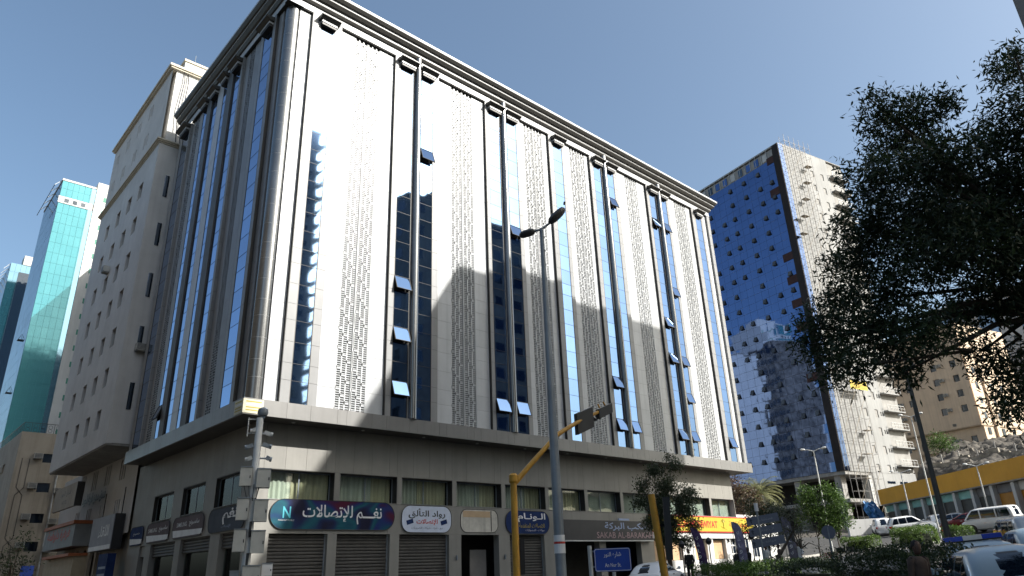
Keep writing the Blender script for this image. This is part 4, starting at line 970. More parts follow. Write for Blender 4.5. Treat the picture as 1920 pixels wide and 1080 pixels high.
# ------------------------------------------------------------------ vegetation
def fast_mesh(name, V, F, m):
    "quads from numpy arrays"
    me = bpy.data.meshes.new(name); n, f = len(V), len(F); me.vertices.add(n); me.vertices.foreach_set('co', V.astype(np.float32).ravel())
    me.loops.add(f*4); me.loops.foreach_set('vertex_index', F.astype(np.int32).ravel()); me.polygons.add(f)
    me.polygons.foreach_set('loop_start', np.arange(0, f*4, 4, dtype=np.int32)); me.polygons.foreach_set('loop_total', np.full(f, 4, np.int32))
    me.materials.append(m); me.update(); me.validate(); return me
def leaves(P, ln, wd, droop=.25, out=None):
    "one kite-shaped leaf per point"
    n = len(P); d = RNG.normal(size=(n, 3)); 
    if out is not None: d += out*1.2
    d[:, 2] -= droop; d /= np.linalg.norm(d, axis=1)[:, None]
    s = np.cross(d, RNG.normal(size=(n, 3))); s /= np.linalg.norm(s, axis=1)[:, None]
    l = (ln*RNG.uniform(.65, 1.25, n))[:, None]; w = (wd*RNG.uniform(.7, 1.2, n))[:, None]
    up = np.cross(s, d)
    V = np.stack([P, P+d*l*.45+s*w/2, P+d*l-up*l*.08, P+d*l*.45-s*w/2], 1).reshape(-1, 3)
    return V, np.arange(n*4).reshape(-1, 4)
def clump_points(lobes, density, clump_r=.22, per=9, fill=.5):
    pts, outs = [], []
    for (x, y, z, r) in lobes:
        nc = max(3, int(density*r*r)); u = RNG.normal(size=(nc, 3)); u /= np.linalg.norm(u, axis=1)[:, None]
        rad = r*np.where(RNG.random(nc) < fill, RNG.uniform(.75, 1.08, nc), RNG.uniform(.2, .9, nc)); c = np.array([x, y, z])+u*rad[:, None]*np.array([1, 1, .85])
        k = RNG.normal(size=(nc, per, 3))*clump_r; pts.append((c[:, None, :]+k).reshape(-1, 3)); outs.append(np.repeat(u, per, 0))
    return np.concatenate(pts), np.concatenate(outs)
def crown(parent, lobes, density, m, ln=.13, wd=.04, clump_r=.16, per=9, fill=.5, name='crown'):
    P, O = clump_points(lobes, density, clump_r, per, fill); V, F = leaves(P, ln, wd, .25, O*.3)
    return link(name, fast_mesh(name, V, F, m), parent)
def limb(b, pts, r0, r1): n = len(pts); b.tube(pts, [r0+(r1-r0)*i/(n-1) for i in range(n)], 8)
def wiggle(a, c, n=5, amp=.12):
    a, c = Vector(a), Vector(c); return [a.lerp(c, i/n)+Vector((random.uniform(-amp, amp), random.uniform(-amp, amp), random.uniform(-amp, amp)+.25*math.sin(math.pi*i/n)))*(0 if i in (0,) else 1) for i in range(n+1)]

# large shade tree, trunk just outside the view
TR = empty('shade_tree', (5.6, -32.6, terrain(5.6, -32.6)), 0, 'large dark shade tree with drooping leafy boughs above the parked cars', 'tree')
off = Vector(TR.location)
LB = [(2.44, -29.5, 11.03, 0.59), (3.59, -30.16, 11.34, 0.57), (2.79, -29.17, 11.83, 0.23), (3.85, -30.46, 11.51, 0.2), (3.68, -29.33, 10.76, 0.9), (1.77, -29.14, 9.25, 0.72), (1.9, -30.36, 9.17, 0.68), (4.76, -31.61, 12.2, 0.5), (2.94, -32.04, 11.47, 0.2), (2.83, -31.7, 9.91, 0.68), (5.15, -30.66, 10.85, 0.52), (3.46, -30.75, 8.94, 1.21), (4.38, -29.38, 9.46, 1.22), (2.9, -28.33, 8.76, 0.77), (3.6, -28.87, 8.15, 1.23), (2.32, -30.21, 7.46, 1.14), (4.02, -30.9, 8.15, 1.26), (3.92, -27.43, 8.41, 0.64), (3.03, -28.25, 7.02, 0.84), (3.23, -26.75, 6.84, 0.58), (3.06, -26.93, 6.1, 0.62), (1.37, -27.96, 5.21, 0.46), (3.08, -26.28, 6.47, 0.28), (3.29, -28.35, 5.91, 0.71), (2.38, -28.56, 5.12, 0.33), (1.73, -29.39, 5.74, 0.61), (4.47, -29.35, 6.63, 0.54), (3.43, -30.51, 6.65, 0.88), (4.05, -29.63, 5.61, 0.39), (4.66, -30.03, 5.26, 0.71), (4.12, -30.0, 4.39, 0.6), (3.94, -26.99, 7.62, 0.53), (2.49, -27.94, 6.24, 0.64), (3.38, -26.61, 5.57, 0.28), (3.54, -32.08, 8.98, 1.3), (5.04, -31.27, 7.29, 1.38), (4.97, -32.56, 11.41, 0.84)]
loc = [(x-off.x, y-off.y, z-off.z, r) for x, y, z, r in LB]
crown(TR, [(x, y, z, r*.98) for x, y, z, r in loc], 350, leaf_dark, .16, .044, .12, 9, .5)
b = MB(); limb(b, [(0, 0, -.2), (-.15, .1, 2), (-.4, .5, 4), (-.9, .9, 5.6)], .30, .2); b.build('trunk', bark, TR)
b = MB(); t0 = Vector((-.9, .9, 5.6))
limb(b, wiggle((-.4, .5, 4.2), (-2.0, 2.2, 5.7), 4, .05)+wiggle((-2.0, 2.2, 5.75), (-3.0, 3.4, 5.6), 3, .05), .10, .03)
for tgt in loc[::2]:
    e_ = Vector(tgt[:3]); mid = t0.lerp(e_, .5)+Vector((0, 0, .35)); limb(b, [t0, t0.lerp(mid, .5)+Vector((random.uniform(-.15, .15),)*3), mid, mid.lerp(e_, .6), e_], .10, .012)
for tgt in loc[1::2]:
    e_ = Vector(tgt[:3]); s_ = min((Vector(q[:3]) for q in loc[::2]), key=lambda q: (q-e_).length); limb(b, [s_.lerp(t0, .35), s_.lerp(e_, .5)+Vector((0, 0, .15)), e_], .035, .008)
b.build('boughs', bark, TR)

def tree(name, x, y, lobes, density, m, label, ln, wd, trunks, clump=.2, per=8, z0=None, group=None, fill=.5, rt=.09):
    z = terrain(x, y) if z0 is None else z0; o = empty(name, (x, y, z), 0, label, 'tree', group); crown(o, [(a-x, b_-y, c-z, r) for a, b_, c, r in lobes], density, m, ln, wd, clump, per, fill)
    for i, (a, c) in enumerate(trunks):
        b = MB(); limb(b, wiggle((a[0]-x, a[1]-y, a[2]-z), (c[0]-x, c[1]-y, c[2]-z), 5, .07), rt, rt*.35); b.build('trunk', bark, o)
    bb = MB()
    for (a, b_, c, r) in lobes:
        t_ = trunks[random.randrange(len(trunks))][1]; limb(bb, wiggle((t_[0]-x, t_[1]-y, t_[2]-z-1.2), (a-x, b_-y, c-z), 4, .08), .035, .008)
    bb.build('branches', bark, o); return o
# airy street tree in front of the block
lob = [(27.0, -3.9, 7.6, .55), (27.9, -4.9, 7.9, .45), (26.5, -3.2, 6.6, .5), (27.5, -4.4, 6.6, .75), (28.2, -5.5, 6.0, .65), (26.3, -2.9, 5.6, .4), (27.2, -4.0, 5.4, .8), (28.1, -5.2, 5.0, .75), (27.4, -4.3, 4.2, .85), (26.7, -3.5, 4.3, .55), (28.3, -5.6, 4.0, .5), (27.3, -4.3, 3.3, .7), (28.0, -5.0, 3.0, .5), (27.6, -4.8, 8.5, .2)]
tree('street_tree', 27.3, -4.2, lob, 330, leaf_mid, 'slender grey-green street tree growing in front of the shops', .19, .07, [((27.3, -4.2, .4), (27.4, -4.4, 6.0)), ((27.35, -4.25, .4), (27.0, -3.8, 5.0))], .16, 8)
lob = [(46.3, -5.2, 6.9, .7), (47.1, -6.6, 6.6, .8), (46.2, -5.0, 5.9, .9), (47.3, -7.0, 5.7, .85), (46.7, -5.9, 5.1, 1.0), (46.0, -4.4, 4.8, .7), (47.4, -7.2, 4.6, .7), (46.8, -6.1, 4.0, .8), (46.9, -6.4, 7.2, .45), (46.1, -4.7, 6.5, .5)]
tree('garden_tree', 46.6, -5.8, lob, 130, leaf_light, 'bushy light green tree on thin stems beside the road', .22, .09, [((46.3, -5.2, 1.8), (46.3, -5.3, 4.6)), ((46.7, -5.9, 1.8), (46.8, -6.1, 4.6)), ((47.0, -6.5, 1.8), (47.1, -6.7, 4.4))], .19, 9, rt=.055)
lob = [(35.2, -6.2, 5.2, .8), (35.6, -7.2, 4.4, .9), (35.0, -6.0, 3.8, .8), (35.8, -7.6, 5.0, .6), (35.5, -7.0, 3.0, .6)]
tree('garden_tree', 35.4, -6.8, lob, 150, leaf_dark, 'dark green bushy tree left of the light green one', .18, .07, [((35.4, -6.8, 1.3), (35.4, -6.9, 4.0))], .17, 9, rt=.06)
lob = [(24.2, -13.9, 4.2, .45), (24.5, -14.5, 3.9, .5), (24.0, -13.6, 3.5, .4), (24.6, -14.8, 3.2, .45), (24.3, -14.2, 3.0, .4), (24.5, -14.5, 2.5, .3), (24.9, -15.4, 2.2, .2)]
tree('leaning_tree', 23.8, -13.6, lob, 140, leaf_grey, 'small leaning tree with pale glinting leaves by the direction sign', .14, .055, [((23.6, -13.3, .9), (24.5, -14.6, 3.4))], .13, 8, rt=.11)
lob = [(50.2, 4, 8.6, 1.1), (51, 3, 7.4, 1.1), (50.4, 4.4, 6.2, 1.1), (51.5, 2.4, 6.3, .8), (50.2, 5, 9.5, .7)]
tree('russet_tree', 50.6, 3.8, lob, 90, leaf_brown, 'russet brown tree squeezed behind the end of the block', .24, .09, [((50.6, 3.8, 2), (50.6, 3.8, 7))], .25, 8)
def palm(x, y, z, h, label):
    o = empty('date_palm', (x, y, z), 0, label, 'tree'); b = MB(); b.tube([(0, 0, -.3), (.05, 0, h*.5), (0, .05, h)], [.3, .24, .26], 12); b.build('trunk', bark, o)
    for k in range(34):
        a = k*2.399; el_ = R(70-95*(k/34)); L_ = 3.3*random.uniform(.85, 1.1); rib = []
        for i in range(9):
            s_ = i/8; e2 = el_-s_*s_*R(75); rib.append((rib[-1] if rib else Vector((0, 0, h)))+(Vector((math.cos(a)*math.cos(e2), math.sin(a)*math.cos(e2), math.sin(e2)))*L_/8 if rib else Vector()))
        V = []; F = []
        f = MB(); f.tube(rib, [.035-.003*i for i in range(9)], 4)
        for i in range(1, 8):
            for j in range(3):
                p = rib[i].lerp(rib[i+1], j/3); d = (rib[i+1]-rib[i]).normalized(); s_ = d.cross(Vector((0, 0, 1))).normalized(); ll = .62*math.sin(math.pi*(i+j/3)/9)+.12
                for q in (-1, 1):
                    t_ = p+d*ll*.5+s_*q*ll*.8-Vector((0, 0, .22*ll)); w_ = d*.03; f.quad(p-w_, p+w_, t_+w_*.2, t_-w_*.2)
        f.build('frond', palm_m, o)
    return o
palm(62.5, 8.2, 3.4, 5.3, 'date palm with arching fronds beyond the end of the block')
def hedge(x0, y0, x1, y1, w, h, label, m=leaf_hedge, dens=260, ln=.09, wd=.045, top=None):
    L_ = math.hypot(x1-x0, y1-y0); a = math.atan2(y1-y0, x1-x0); z0, z1 = terrain(x0, y0), terrain(x1, y1); o = empty('hedge', (x0, y0, z0), a, label, 'hedge')
    n = int(dens*(L_*w+2*L_*h+w*h)); u = RNG.random(n)*L_; sel = RNG.random(n); v = np.empty(n); zz = np.empty(n)
    pt = w/(w+2*h); tm = sel < pt
    v = np.where(tm, RNG.uniform(-w/2, w/2, n), np.where(RNG.random(n) < .5, -w/2, w/2)); zz = np.where(tm, h, RNG.random(n)*h)
    lump = .14*np.sin(u*2.1+1)+.10*np.sin(u*4.7)+.07*np.sin(u*9.3+v*5)
    zz = zz*(1+lump*.5)+np.where(tm, -.35*(np.abs(v)/(w/2))**4*.5, 0); v = v*(1+lump*.5*(zz/h))
    endr = np.minimum(u, L_-u); sq = np.clip(endr/.5, 0, 1)**.5; v = v*(.55+.45*sq); zz = zz*(.8+.2*sq)
    P = np.stack([u, v, zz+(z1-z0)*u/L_+.1], 1)+RNG.normal(size=(n, 3))*.045
    V, F = leaves(P, ln, wd, -.25); link('foliage', fast_mesh('foliage', V, F, m), o)
    b = MB(); b.add([(.4, -w*.26, 0), (L_-.4, -w*.26, z1-z0), (L_-.4, w*.26, z1-z0), (.4, w*.26, 0), (.55, -w*.2, h*.78), (L_-.55, -w*.2, h*.78+z1-z0), (L_-.55, w*.2, h*.78+z1-z0), (.55, w*.2, h*.78)], [(3,2,1,0),(4,5,6,7),(0,1,5,4),(1,2,6,5),(2,3,7,6),(3,0,4,7)]); b.build('twigs', hedge_core, o); return o
hedge(15.0, -14.9, 11.7, -20.3, 1.5, 1.05, 'sunlit clipped hedge in front of the restaurant seats', dens=420)
hedge(11.5, -20.7, 9.5, -22.7, 1.6, 1.08, 'short dark hedge right of the sunlit one', leaf_dark, dens=420)
hedge(7.4, -24.7, 4.4, -28.1, 1.7, 1.30, 'tall dark hedge in deep shade behind the standing man', leaf_dark, dens=420)
hedge(52.4, -4.6, 51.9, -7.7, 1.5, .95, 'low hedge on the median near the white crossover', dens=260, ln=.14, wd=.07)
hedge(48.5, -10.8, 45.9, -13.8, 1.7, 1.25, 'rounded hedge in front of the white off-roader', dens=280, ln=.13, wd=.065)
hedge(49.9, -13.6, 51.6, -14.9, 1.3, 1.0, 'small bright hedge in front of the dark red car', leaf_light, dens=280, ln=.13, wd=.065)
sh = empty('flower_shrub', (26.3, -15.1, terrain(26.3, -15.1)), 0, 'low shrub with pink flowers under the leaning tree', 'shrub')
crown(sh, [(0, 0, .55, .42), (.3, -.3, .5, .35)], 120, leaf_hedge, .12, .06, .1, 8, name='foliage'); crown(sh, [(0, 0, .8, .3), (.25, -.25, .7, .25)], 90, petal, .09, .07, .06, 5, name='petals')
lob = [(98, -17.5, 15.8, 1.0), (97.6, -16.2, 16.4, .9), (98.3, -18.6, 16.6, .9)]
tree('hill_tree', 98, -17.3, lob, 40, leaf_mid, 'green tree on the slope near the peach building corner', .3, .14, [((98, -17.3, 13), (98, -17.3, 15.8))], .3, 8, z0=13)
lob = [(118, 5.2, 19.4, 1.5), (118, 4.2, 18.4, 1.4), (118, 6.2, 18.3, 1.3)]
tree('hill_tree', 118, 5.2, lob, 30, leaf_light, 'yellow-green tree standing before the peach building', .35, .15, [((118, 5.2, 15), (118, 5.2, 18.4))], .35, 8, z0=15)
lob = [(-7.2, 6.0, 3.1, .7), (-6.7, 6.3, 2.5, .6), (-7.6, 6.2, 2.3, .7), (-6.9, 6.0, 3.8, .35)]
tree('street_tree', -7.1, 6.1, lob, 60, leaf_mid, 'small dusty tree at the lower left corner of the view', .16, .06, [((-7.1, 6.1, 0), (-7.1, 6.1, 2.6))], .16, 8)

# ------------------------------------------------------------------ vehicles
def ring(x0, x1, hw, z, n=6, r=.22):
    pts = []; cx, hl = (x0+x1)/2, (x1-x0)/2; r_ = min(r, hl*.6, hw*.6)
    for qx, qy, a0 in ((1, 1, 0), (-1, 1, 90), (-1, -1, 180), (1, -1, 270)):
        for i in range(n):
            a = R(a0+90*i/(n-1)); pts.append((cx+qx*(hl-r_)+r_*math.cos(a), qy*(hw-r_)+r_*math.sin(a), z))
    return pts
KIND = {
 'sedan': dict(st=[(-2.32,.66,.80,.42),(-2.25,.78,.93,.32),(-1.95,.85,1.0,.24),(-1.2,.885,.98,.2),(.2,.89,.95,.2),(1.0,.885,.94,.2),(1.6,.86,.87,.22),(2.1,.79,.75,.28),(2.3,.66,.62,.38)],
   cab=[(-2.0,1.12,.80,.93),(-1.72,.74,.765,1.12),(-1.42,.38,.70,1.30),(-1.18,.12,.635,1.40),(-.95,-.1,.52,1.455)], wh=(-1.36,1.38), wr=.32, pil=-.38),
 'suv': dict(st=[(-2.28,.70,.95,.45),(-2.22,.84,1.08,.36),(-1.8,.90,1.10,.3),(-.8,.92,1.08,.28),(.4,.92,1.06,.28),(1.1,.91,1.06,.28),(1.7,.89,1.0,.3),(2.15,.82,.88,.36),(2.3,.7,.74,.42)],
   cab=[(-2.22,1.1,.84,1.06),(-2.12,.78,.81,1.28),(-1.98,.45,.76,1.55),(-1.85,.25,.70,1.70),(-1.6,.0,.58,1.765)], wh=(-1.38,1.4), wr=.37, pil=-.5),
 'van': dict(st=[(-2.32,.74,1.0,.4),(-2.28,.83,1.15,.32),(-1.8,.86,1.17,.28),(-.8,.86,1.17,.26),(.6,.86,1.17,.26),(1.4,.86,1.14,.26),(1.9,.85,1.05,.3),(2.2,.80,.92,.34),(2.3,.7,.75,.4)],
   cab=[(-2.28,1.95,.83,1.13),(-2.25,1.72,.82,1.38),(-2.2,1.42,.79,1.70),(-2.1,1.2,.74,1.90),(-1.9,.95,.62,1.97)], wh=(-1.35,1.35), wr=.33, pil=.55)}
CARCACHE = {}
def car_meshes(kind):
    if kind in CARCACHE: return CARCACHE[kind]
    K = KIND[kind]; out = {}
    b = MB(); vs = []; n = None
    for x, w, zt, zb in K['st']:
        zm = zb+(zt-zb)*.55
        half = [(0, zb), (w*.82, zb), (w*.97, zb+.12), (w, zm), (w*.985, zt-.10), (w*.93, zt-.02), (w*.78, zt+.015), (0, zt+.035)]
        sec = half+[(-y, z) for y, z in half[-2:0:-1]]; n = len(sec); vs += [(x, y, z) for y, z in sec]
    m_ = len(K['st']); fs = [(i*n+k, i*n+(k+1) % n, (i+1)*n+(k+1) % n, (i+1)*n+k) for i in range(m_-1) for k in range(n)]+[tuple(range(n-1, -1, -1)), tuple(range((m_-1)*n, m_*n))]
    b.add(vs, fs); out['body'] = b
    c = MB(); vs = []; 
    for (x0, x1, hw, z) in K['cab']: vs += ring(x0, x1, hw, z); 
    n2 = 24; m2 = len(K['cab']); fs = [(i*n2+k, i*n2+(k+1) % n2, (i+1)*n2+(k+1) % n2, (i+1)*n2+k) for i in range(m2-1) for k in range(n2)]
    x0, x1, hw, z = K['cab'][-1]; vs += ring(x0+.25, x1-.25, hw-.2, z+.03); fs += [((m2-1)*n2+k, (m2-1)*n2+(k+1) % n2, m2*n2+(k+1) % n2, m2*n2+k) for k in range(n2)]; fs.append(tuple(range(m2*n2, (m2+1)*n2)))
    c.add(vs, fs); out['roof'] = c
    def at_(z):
        C_ = K['cab']
        for p, q in zip(C_[:-1], C_[1:]):
            if z <= q[3]+1e-6: t = (z-p[3])/(q[3]-p[3]); return [p[i]+(q[i]-p[i])*t for i in range(3)]
        return C_[-1][:3]
    zlo, zhi = K['cab'][0][3]+.06, K['cab'][-2][3]-.03; zs = lin(zlo, zhi, 5); e = .008
    def side(sg, fa, fb):
        w = MB(); V = []
        for z in zs:
            x0, x1, hw = at_(z); V += [(fa(x0, x1), sg*(hw+e), z), (fb(x0, x1), sg*(hw+e), z)]
        w.add(V, [(2*i, 2*i+1, 2*i+3, 2*i+2) for i in range(len(zs)-1)]); return w
    pil = K['pil']; wins = []
    for sg in (-1, 1):
        if kind == 'sedan': cuts = [(lambda a, c_: a+.30, lambda a, c_: -1.02), (lambda a, c_: -.96, lambda a, c_: pil-.04), (lambda a, c_: pil+.04, lambda a, c_: c_-.22)]
        elif kind == 'suv': cuts = [(lambda a, c_: a+.26, lambda a, c_: -1.32), (lambda a, c_: -1.24, lambda a, c_: pil-.04), (lambda a, c_: pil+.04, lambda a, c_: c_-.22)]
        else: cuts = [(lambda a, c_: a+.24, lambda a, c_: -.95), (lambda a, c_: -.85, lambda a, c_: .35), (lambda a, c_: .47, lambda a, c_: c_-.24)]
        for fa, fb in cuts: wins.append(side(sg, fa, fb))
    out['side_window'] = wins
    for nm, end in (('rear_window', 0), ('windscreen', 1)):
        w = MB(); V = []; us = lin(-1, 1, 8)
        for z in zs:
            q = at_(z)
            for u in us: V.append((q[end]+(-e if end == 0 else e)-(1 if end else -1)*.0-(.035*u*u if end else -.035*u*u), u*(q[2]-.16), z))
        nn = len(us); w.add(V, [(i*nn+k, i*nn+k+1, (i+1)*nn+k+1, (i+1)*nn+k) for i in range(len(zs)-1) for k in range(nn-1)]); out[nm] = w
        w2 = MB(); V = []
        for z in lin(zlo-.035, zhi+.03, 6):
            q = at_(max(z, K['cab'][0][3]))
            for u in us: V.append((q[end]+(-.004 if end == 0 else .004)-(.035*u*u if end else -.035*u*u), u*(q[2]-.115), z))
        w2.add(V, [(i*nn+k, i*nn+k+1, (i+1)*nn+k+1, (i+1)*nn+k) for i in range(6) for k in range(nn-1)]); out[nm+'_seal'] = w2
    CARCACHE[kind] = out; return out
def wheel_meshes(r):
    if ('w', r) in CARCACHE: return CARCACHE[('w', r)]
    t = MB(); t.lathe([(r*.62, -.10), (r*.94, -.10), (r, -.06), (r, .06), (r*.94, .10), (r*.62, .10)], (0, 0, 0), 24); ri = MB(); ri.lathe([(.03, -.085), (r*.6, -.06), (r*.62, -.09), (r*.62, .09), (r*.6, .06), (.03, .085)], (0, 0, 0), 20)
    for k in range(5):
        a = 2*math.pi*k/5; ri.bar((0, 0, .088), (r*.58*math.cos(a), r*.58*math.sin(a), .075), .06, .03); ri.bar((0, 0, -.088), (r*.58*math.cos(a), r*.58*math.sin(a), -.075), .06, .03)
    CARCACHE[('w', r)] = (t.mesh('tyre', tyre_m, True), ri.mesh('rim', rim_m)); return CARCACHE[('w', r)]
def car(name, x, y, heading, kind, paint, label, cat='car', group='vehicles parked and standing along the streets', police=False, slope=True):
    z = terrain(x, y); h = R(heading); o = empty(name, (x, y, z), 0, label, cat, group)
    dz = terrain(x+math.cos(h), y+math.sin(h))-terrain(x-math.cos(h), y-math.sin(h)); dl = terrain(x-math.sin(h), y+math.cos(h))-terrain(x+math.sin(h), y-math.cos(h))
    o.rotation_euler = Euler((math.atan2(dl, 2), -math.atan2(dz, 2), h), 'XYZ'); K = KIND[kind]; P = car_meshes(kind)
    def put(nm, mb, m, parent=o, ang=35):
        key = (kind, nm, id(mb), m.name)
        if key not in CARCACHE: CARCACHE[key] = mb.mesh(nm, m)
        q = link(nm, CARCACHE[key], parent); auto_smooth(q, ang); return q
    body = put('body', P['body'], paint, ang=50); rf = put('roof', P['roof'], paint, ang=60)
    put('rear_window', P['rear_window'], car_glass, rf); put('windscreen', P['windscreen'], car_glass, rf); put('window_seal', P['rear_window_seal'], black_m, rf); put('window_seal', P['windscreen_seal'], black_m, rf)
    for w in P['side_window']: put('side_window', w, car_glass, rf)
    for wx in K['wh']:
        for sg in (-1, 1):
            ar = MB(); ar.tube([(wx, sg*.80, K['wr']+.03), (wx, sg*(K['st'][4][1]+.003), K['wr']+.03)], K['wr']+.07, 20); ar.build('wheel_arch', black_m, body)
            w = empty('wheel', (wx, sg*(K['st'][4][1]-.085), K['wr'])); w.parent = o; w.rotation_euler = (R(90), 0, 0); t, ri = wheel_meshes(K['wr']); link('tyre', t, w); link('rim', ri, w)
    zt = K['st'][1][2]
    for sg in (-1, 1):
        b = MB(); b.box(-2.32, -2.0, sg*.84-.08 if sg > 0 else -.88, .88 if sg > 0 else -.76, zt-.28, zt-.08); b.v = [(vx+(0.06 if abs(vy) > .8 else 0), vy*.985, vz) for vx, vy, vz in b.v]; b.build('tail_lamp', tail_red, o)
        b = MB(); b.box(2.02, 2.2, sg*.66-.14, sg*.66+.14, .62, .76); b.build('headlamp', lamp_clear, o)
        mx_ = K['cab'][0][1]-.42; b = MB(); b.box(mx_, mx_+.12, sg*.9-.02, sg*.9+.02, 1.0 if kind == 'sedan' else 1.1, 1.06 if kind == 'sedan' else 1.16); b.lathe([(.02, -.06), (.08, -.04), (.09, .05), (.04, .1)], (mx_+.06, sg*1.02, 1.05 if kind == 'sedan' else 1.16), 10); b.v = [(mx_+.06+(vx-mx_-.06)*.8, vy, vz) for vx, vy, vz in b.v]; b.build('door_mirror', paint, o)
        for hx in (-.75, .15):
            b = MB(); b.box(hx-.1, hx+.1, sg*(K['st'][4][1]-.01) if sg > 0 else -(K['st'][4][1]+.015), (K['st'][4][1]+.015) if sg > 0 else -(K['st'][4][1]-.01), .80, .835); b.build('door_handle', chrome, body)
    b = MB(); b.box(-2.335, -2.3, -.26, .26, .55, .67); b.build('number_plate', sign_w, o); b = MB(); b.box(-2.36, -2.2, -.72, .72, .36, .50); b.build('rear_bumper', paint, o); b = MB(); b.box(2.24, 2.315, -.5, .5, .42, .6); b.build('grille', black_m, o)
    if police:
        lb = MB(); lb.box(-.62, -.34, -.58, .58, 1.49, 1.52); lbo = lb.build('light_bar', black_m, rf)
        for a, c_, m in ((-.6, -.2, bar_blue), (-.195, .195, lamp_clear), (.2, .6, bar_blue)):
            q = MB(); q.prism([(-.60, 1.521), (-.57, 1.62), (-.39, 1.62), (-.36, 1.521)], a, c_, 'y'); q.build('beacon', m, lbo)
    return o
car('sedan', 3.5, -29.0, 27, 'sedan', car_pb, 'pale blue sedan nearest the viewer at the lower right', group=None)
car('police_car', 7.1, -27.65, 25, 'sedan', car_pb, 'pale police car with a blue light bar behind the nearest sedan', group=None, police=True)
car('sedan', 14.6, -27.2, 27, 'sedan', car_pb, 'pale blue sedan cut by the right edge of the view', group=None)
car('hatchback', 19.4, -25.9, 30, 'suv', car_s, 'greyish car behind the sedan at the right edge', group=None)
G = 'vehicles in the uphill car park'
car('minibus', 61.0, -14.1, 78, 'van', car_w, 'white minibus parked side-on in the car park', 'van', G)
car('crossover', 72.0, -.6, 28, 'suv', car_w, 'white crossover by the white wall below the tower', group=G)
car('off_roader', 69.6, -4.5, -58, 'suv', car_w, 'white off-roader behind the rounded hedge', group=G)
car('sedan', 72.6, -6.0, 30, 'sedan', car_w, 'white sedan right of the off-roader', group=G)
car('sedan', 58.6, -9.6, 25, 'sedan', car_s, 'silver sedan in front of the tall dark pole', group=G)
car('sedan', 70.6, -7.9, 100, 'sedan', car_s, 'silver sedan with a sun glint left of the dark red car', group=G)
car('sedan', 68.0, -10.0, 95, 'sedan', car_r, 'dark red sedan left of the minibus', group=G)
car('sedan', 19.4, -9.0, 16, 'sedan', car_w, 'white sedan standing behind the blue street sign', group=None)

# ------------------------------------------------------------------ street furniture
def pole_obj(parent, name, p0, p1, r0, r1, m, n=12): b = MB(); b.tube([p0, p1], [r0, r1], n); q = b.build(name, m, parent); auto_smooth(q); return q
# telecom / camera mast
TM = empty('camera_mast', (-3.89, -11.37, 0), 0, 'white steel mast crowded with cameras and cabinets at the street corner', 'mast')
pole_obj(TM, 'pole', (0, 0, 0), (0, 0, 6.5), .135, .105, mat('mast_paint', (.74, .75, .74), .5, 0, .08, 2, streak=.12), 16)
vr = Vector((.93, -.367, 0))       # sideways as seen from the pavement
def mbox(name, u, v, z, w, d, h, m=box_m):
    "cabinet beside the pole: u sideways, v towards the street"
    c = vr*u+Vector((-.367, -.93, 0))*v; b = MB(); b.box(-w/2, w/2, -d/2, d/2, 0, h); q = b.build(name, m, TM, loc=(c.x, c.y, z), rot=(0, 0, math.atan2(vr.y, vr.x))); t = MB(); t.box(-w/2-.01, w/2+.01, -d/2-.02, d/2+.01, h+.002, h+.03); t.build('cabinet_lid', galv, q); k = MB(); k.box(w/2-.06, w/2-.03, -d/2-.015, -d/2-.001, h*.4, h*.55); k.build('latch', black_m, q); return q
for z, h in ((4.35, .55), (3.35, .62), (2.45, .62)):
    mbox('equipment_cabinet', -.26, .12, z, .34, .3, h); mbox('equipment_cabinet', .27, .1, z-.05, .40, .34, h)
mbox('equipment_cabinet', .16, .26, 1.45, .50, .3, .58); mbox('equipment_cabinet', -.30, .1, 1.4, .26, .3, .5, galv)
mbox('signal_box', .62, 0, 1.75, .30, .08, .34, sign_w); mbox('blue_plate', .38, .2, 1.05, .20, .02, .24, road_blue)
def cam_unit(z, u, m=galv_w, ln=.16):
    b = MB(); a = vr*.1; e_ = vr*u; b.tube([a+Vector((0, 0, z)), e_+Vector((0, 0, z))], .025, 8); s_ = 1 if u > 0 else -1
    b.bar(e_+Vector((0, 0, z+.04))-vr*.05*s_, e_+Vector((0, 0, z-.02))+vr*(ln*s_), .12, .12); b.tube([e_+Vector((0, 0, z-.02))+vr*(ln*s_), e_+Vector((0, 0, z-.035))+vr*((ln+.07)*s_)], .075, 10); b.build('camera', m, TM)
cam_unit(6.0, .22, galv_w, .14); cam_unit(5.62, .20, galv, .16); cam_unit(5.22, .34, galv, .06); cam_unit(5.58, -.18, galv, .12); cam_unit(5.2, -.18, galv_w, .08); cam_unit(6.1, -.13, galv_w, .06)
b = MB(); b.lathe([(.08, 6.55), (.14, 6.58), (.17, 6.66), (.15, 6.78), (.06, 6.84)], (.06, -.03, 0), 14); b.bar((0, 0, 6.4), (.1, -.06, 6.56), .1); q = b.build('dome_camera', galv, TM); auto_smooth(q)
b = MB(); b.bar(vr*-.34+Vector((0, 0, 5.9)), vr*-.34+Vector((0, 0, 6.5)), .03); b.bar(vr*-.34+Vector((0, 0, 6.45)), Vector((0, 0, 6.45)), .03); b.bar(vr*-.34+Vector((0, 0, 6.0)), Vector((0, 0, 6.0)), .03); b.build('antenna_frame', galv_w, TM)
for i in range(4):
    b = MB(); u0 = -.3+.15*i; b.tube([vr*u0+Vector((-.05, -.14, 4.4)), vr*(u0*.6)+Vector((-.08, -.2, 4.0-.05*i)), vr*(.1)+Vector((-.08, -.2, 3.98)), vr*.18+Vector((-.06, -.16, 4.4))], .014, 5); b.build('cable', black_m, TM)
for z in (3.2, 2.3): b = MB(); b.tube([(-.05, -.19, z+.1), (-.06, -.2, z-.2), (-.04, -.19, z-.35)], .04, 6); b.build('cable', black_m, TM)

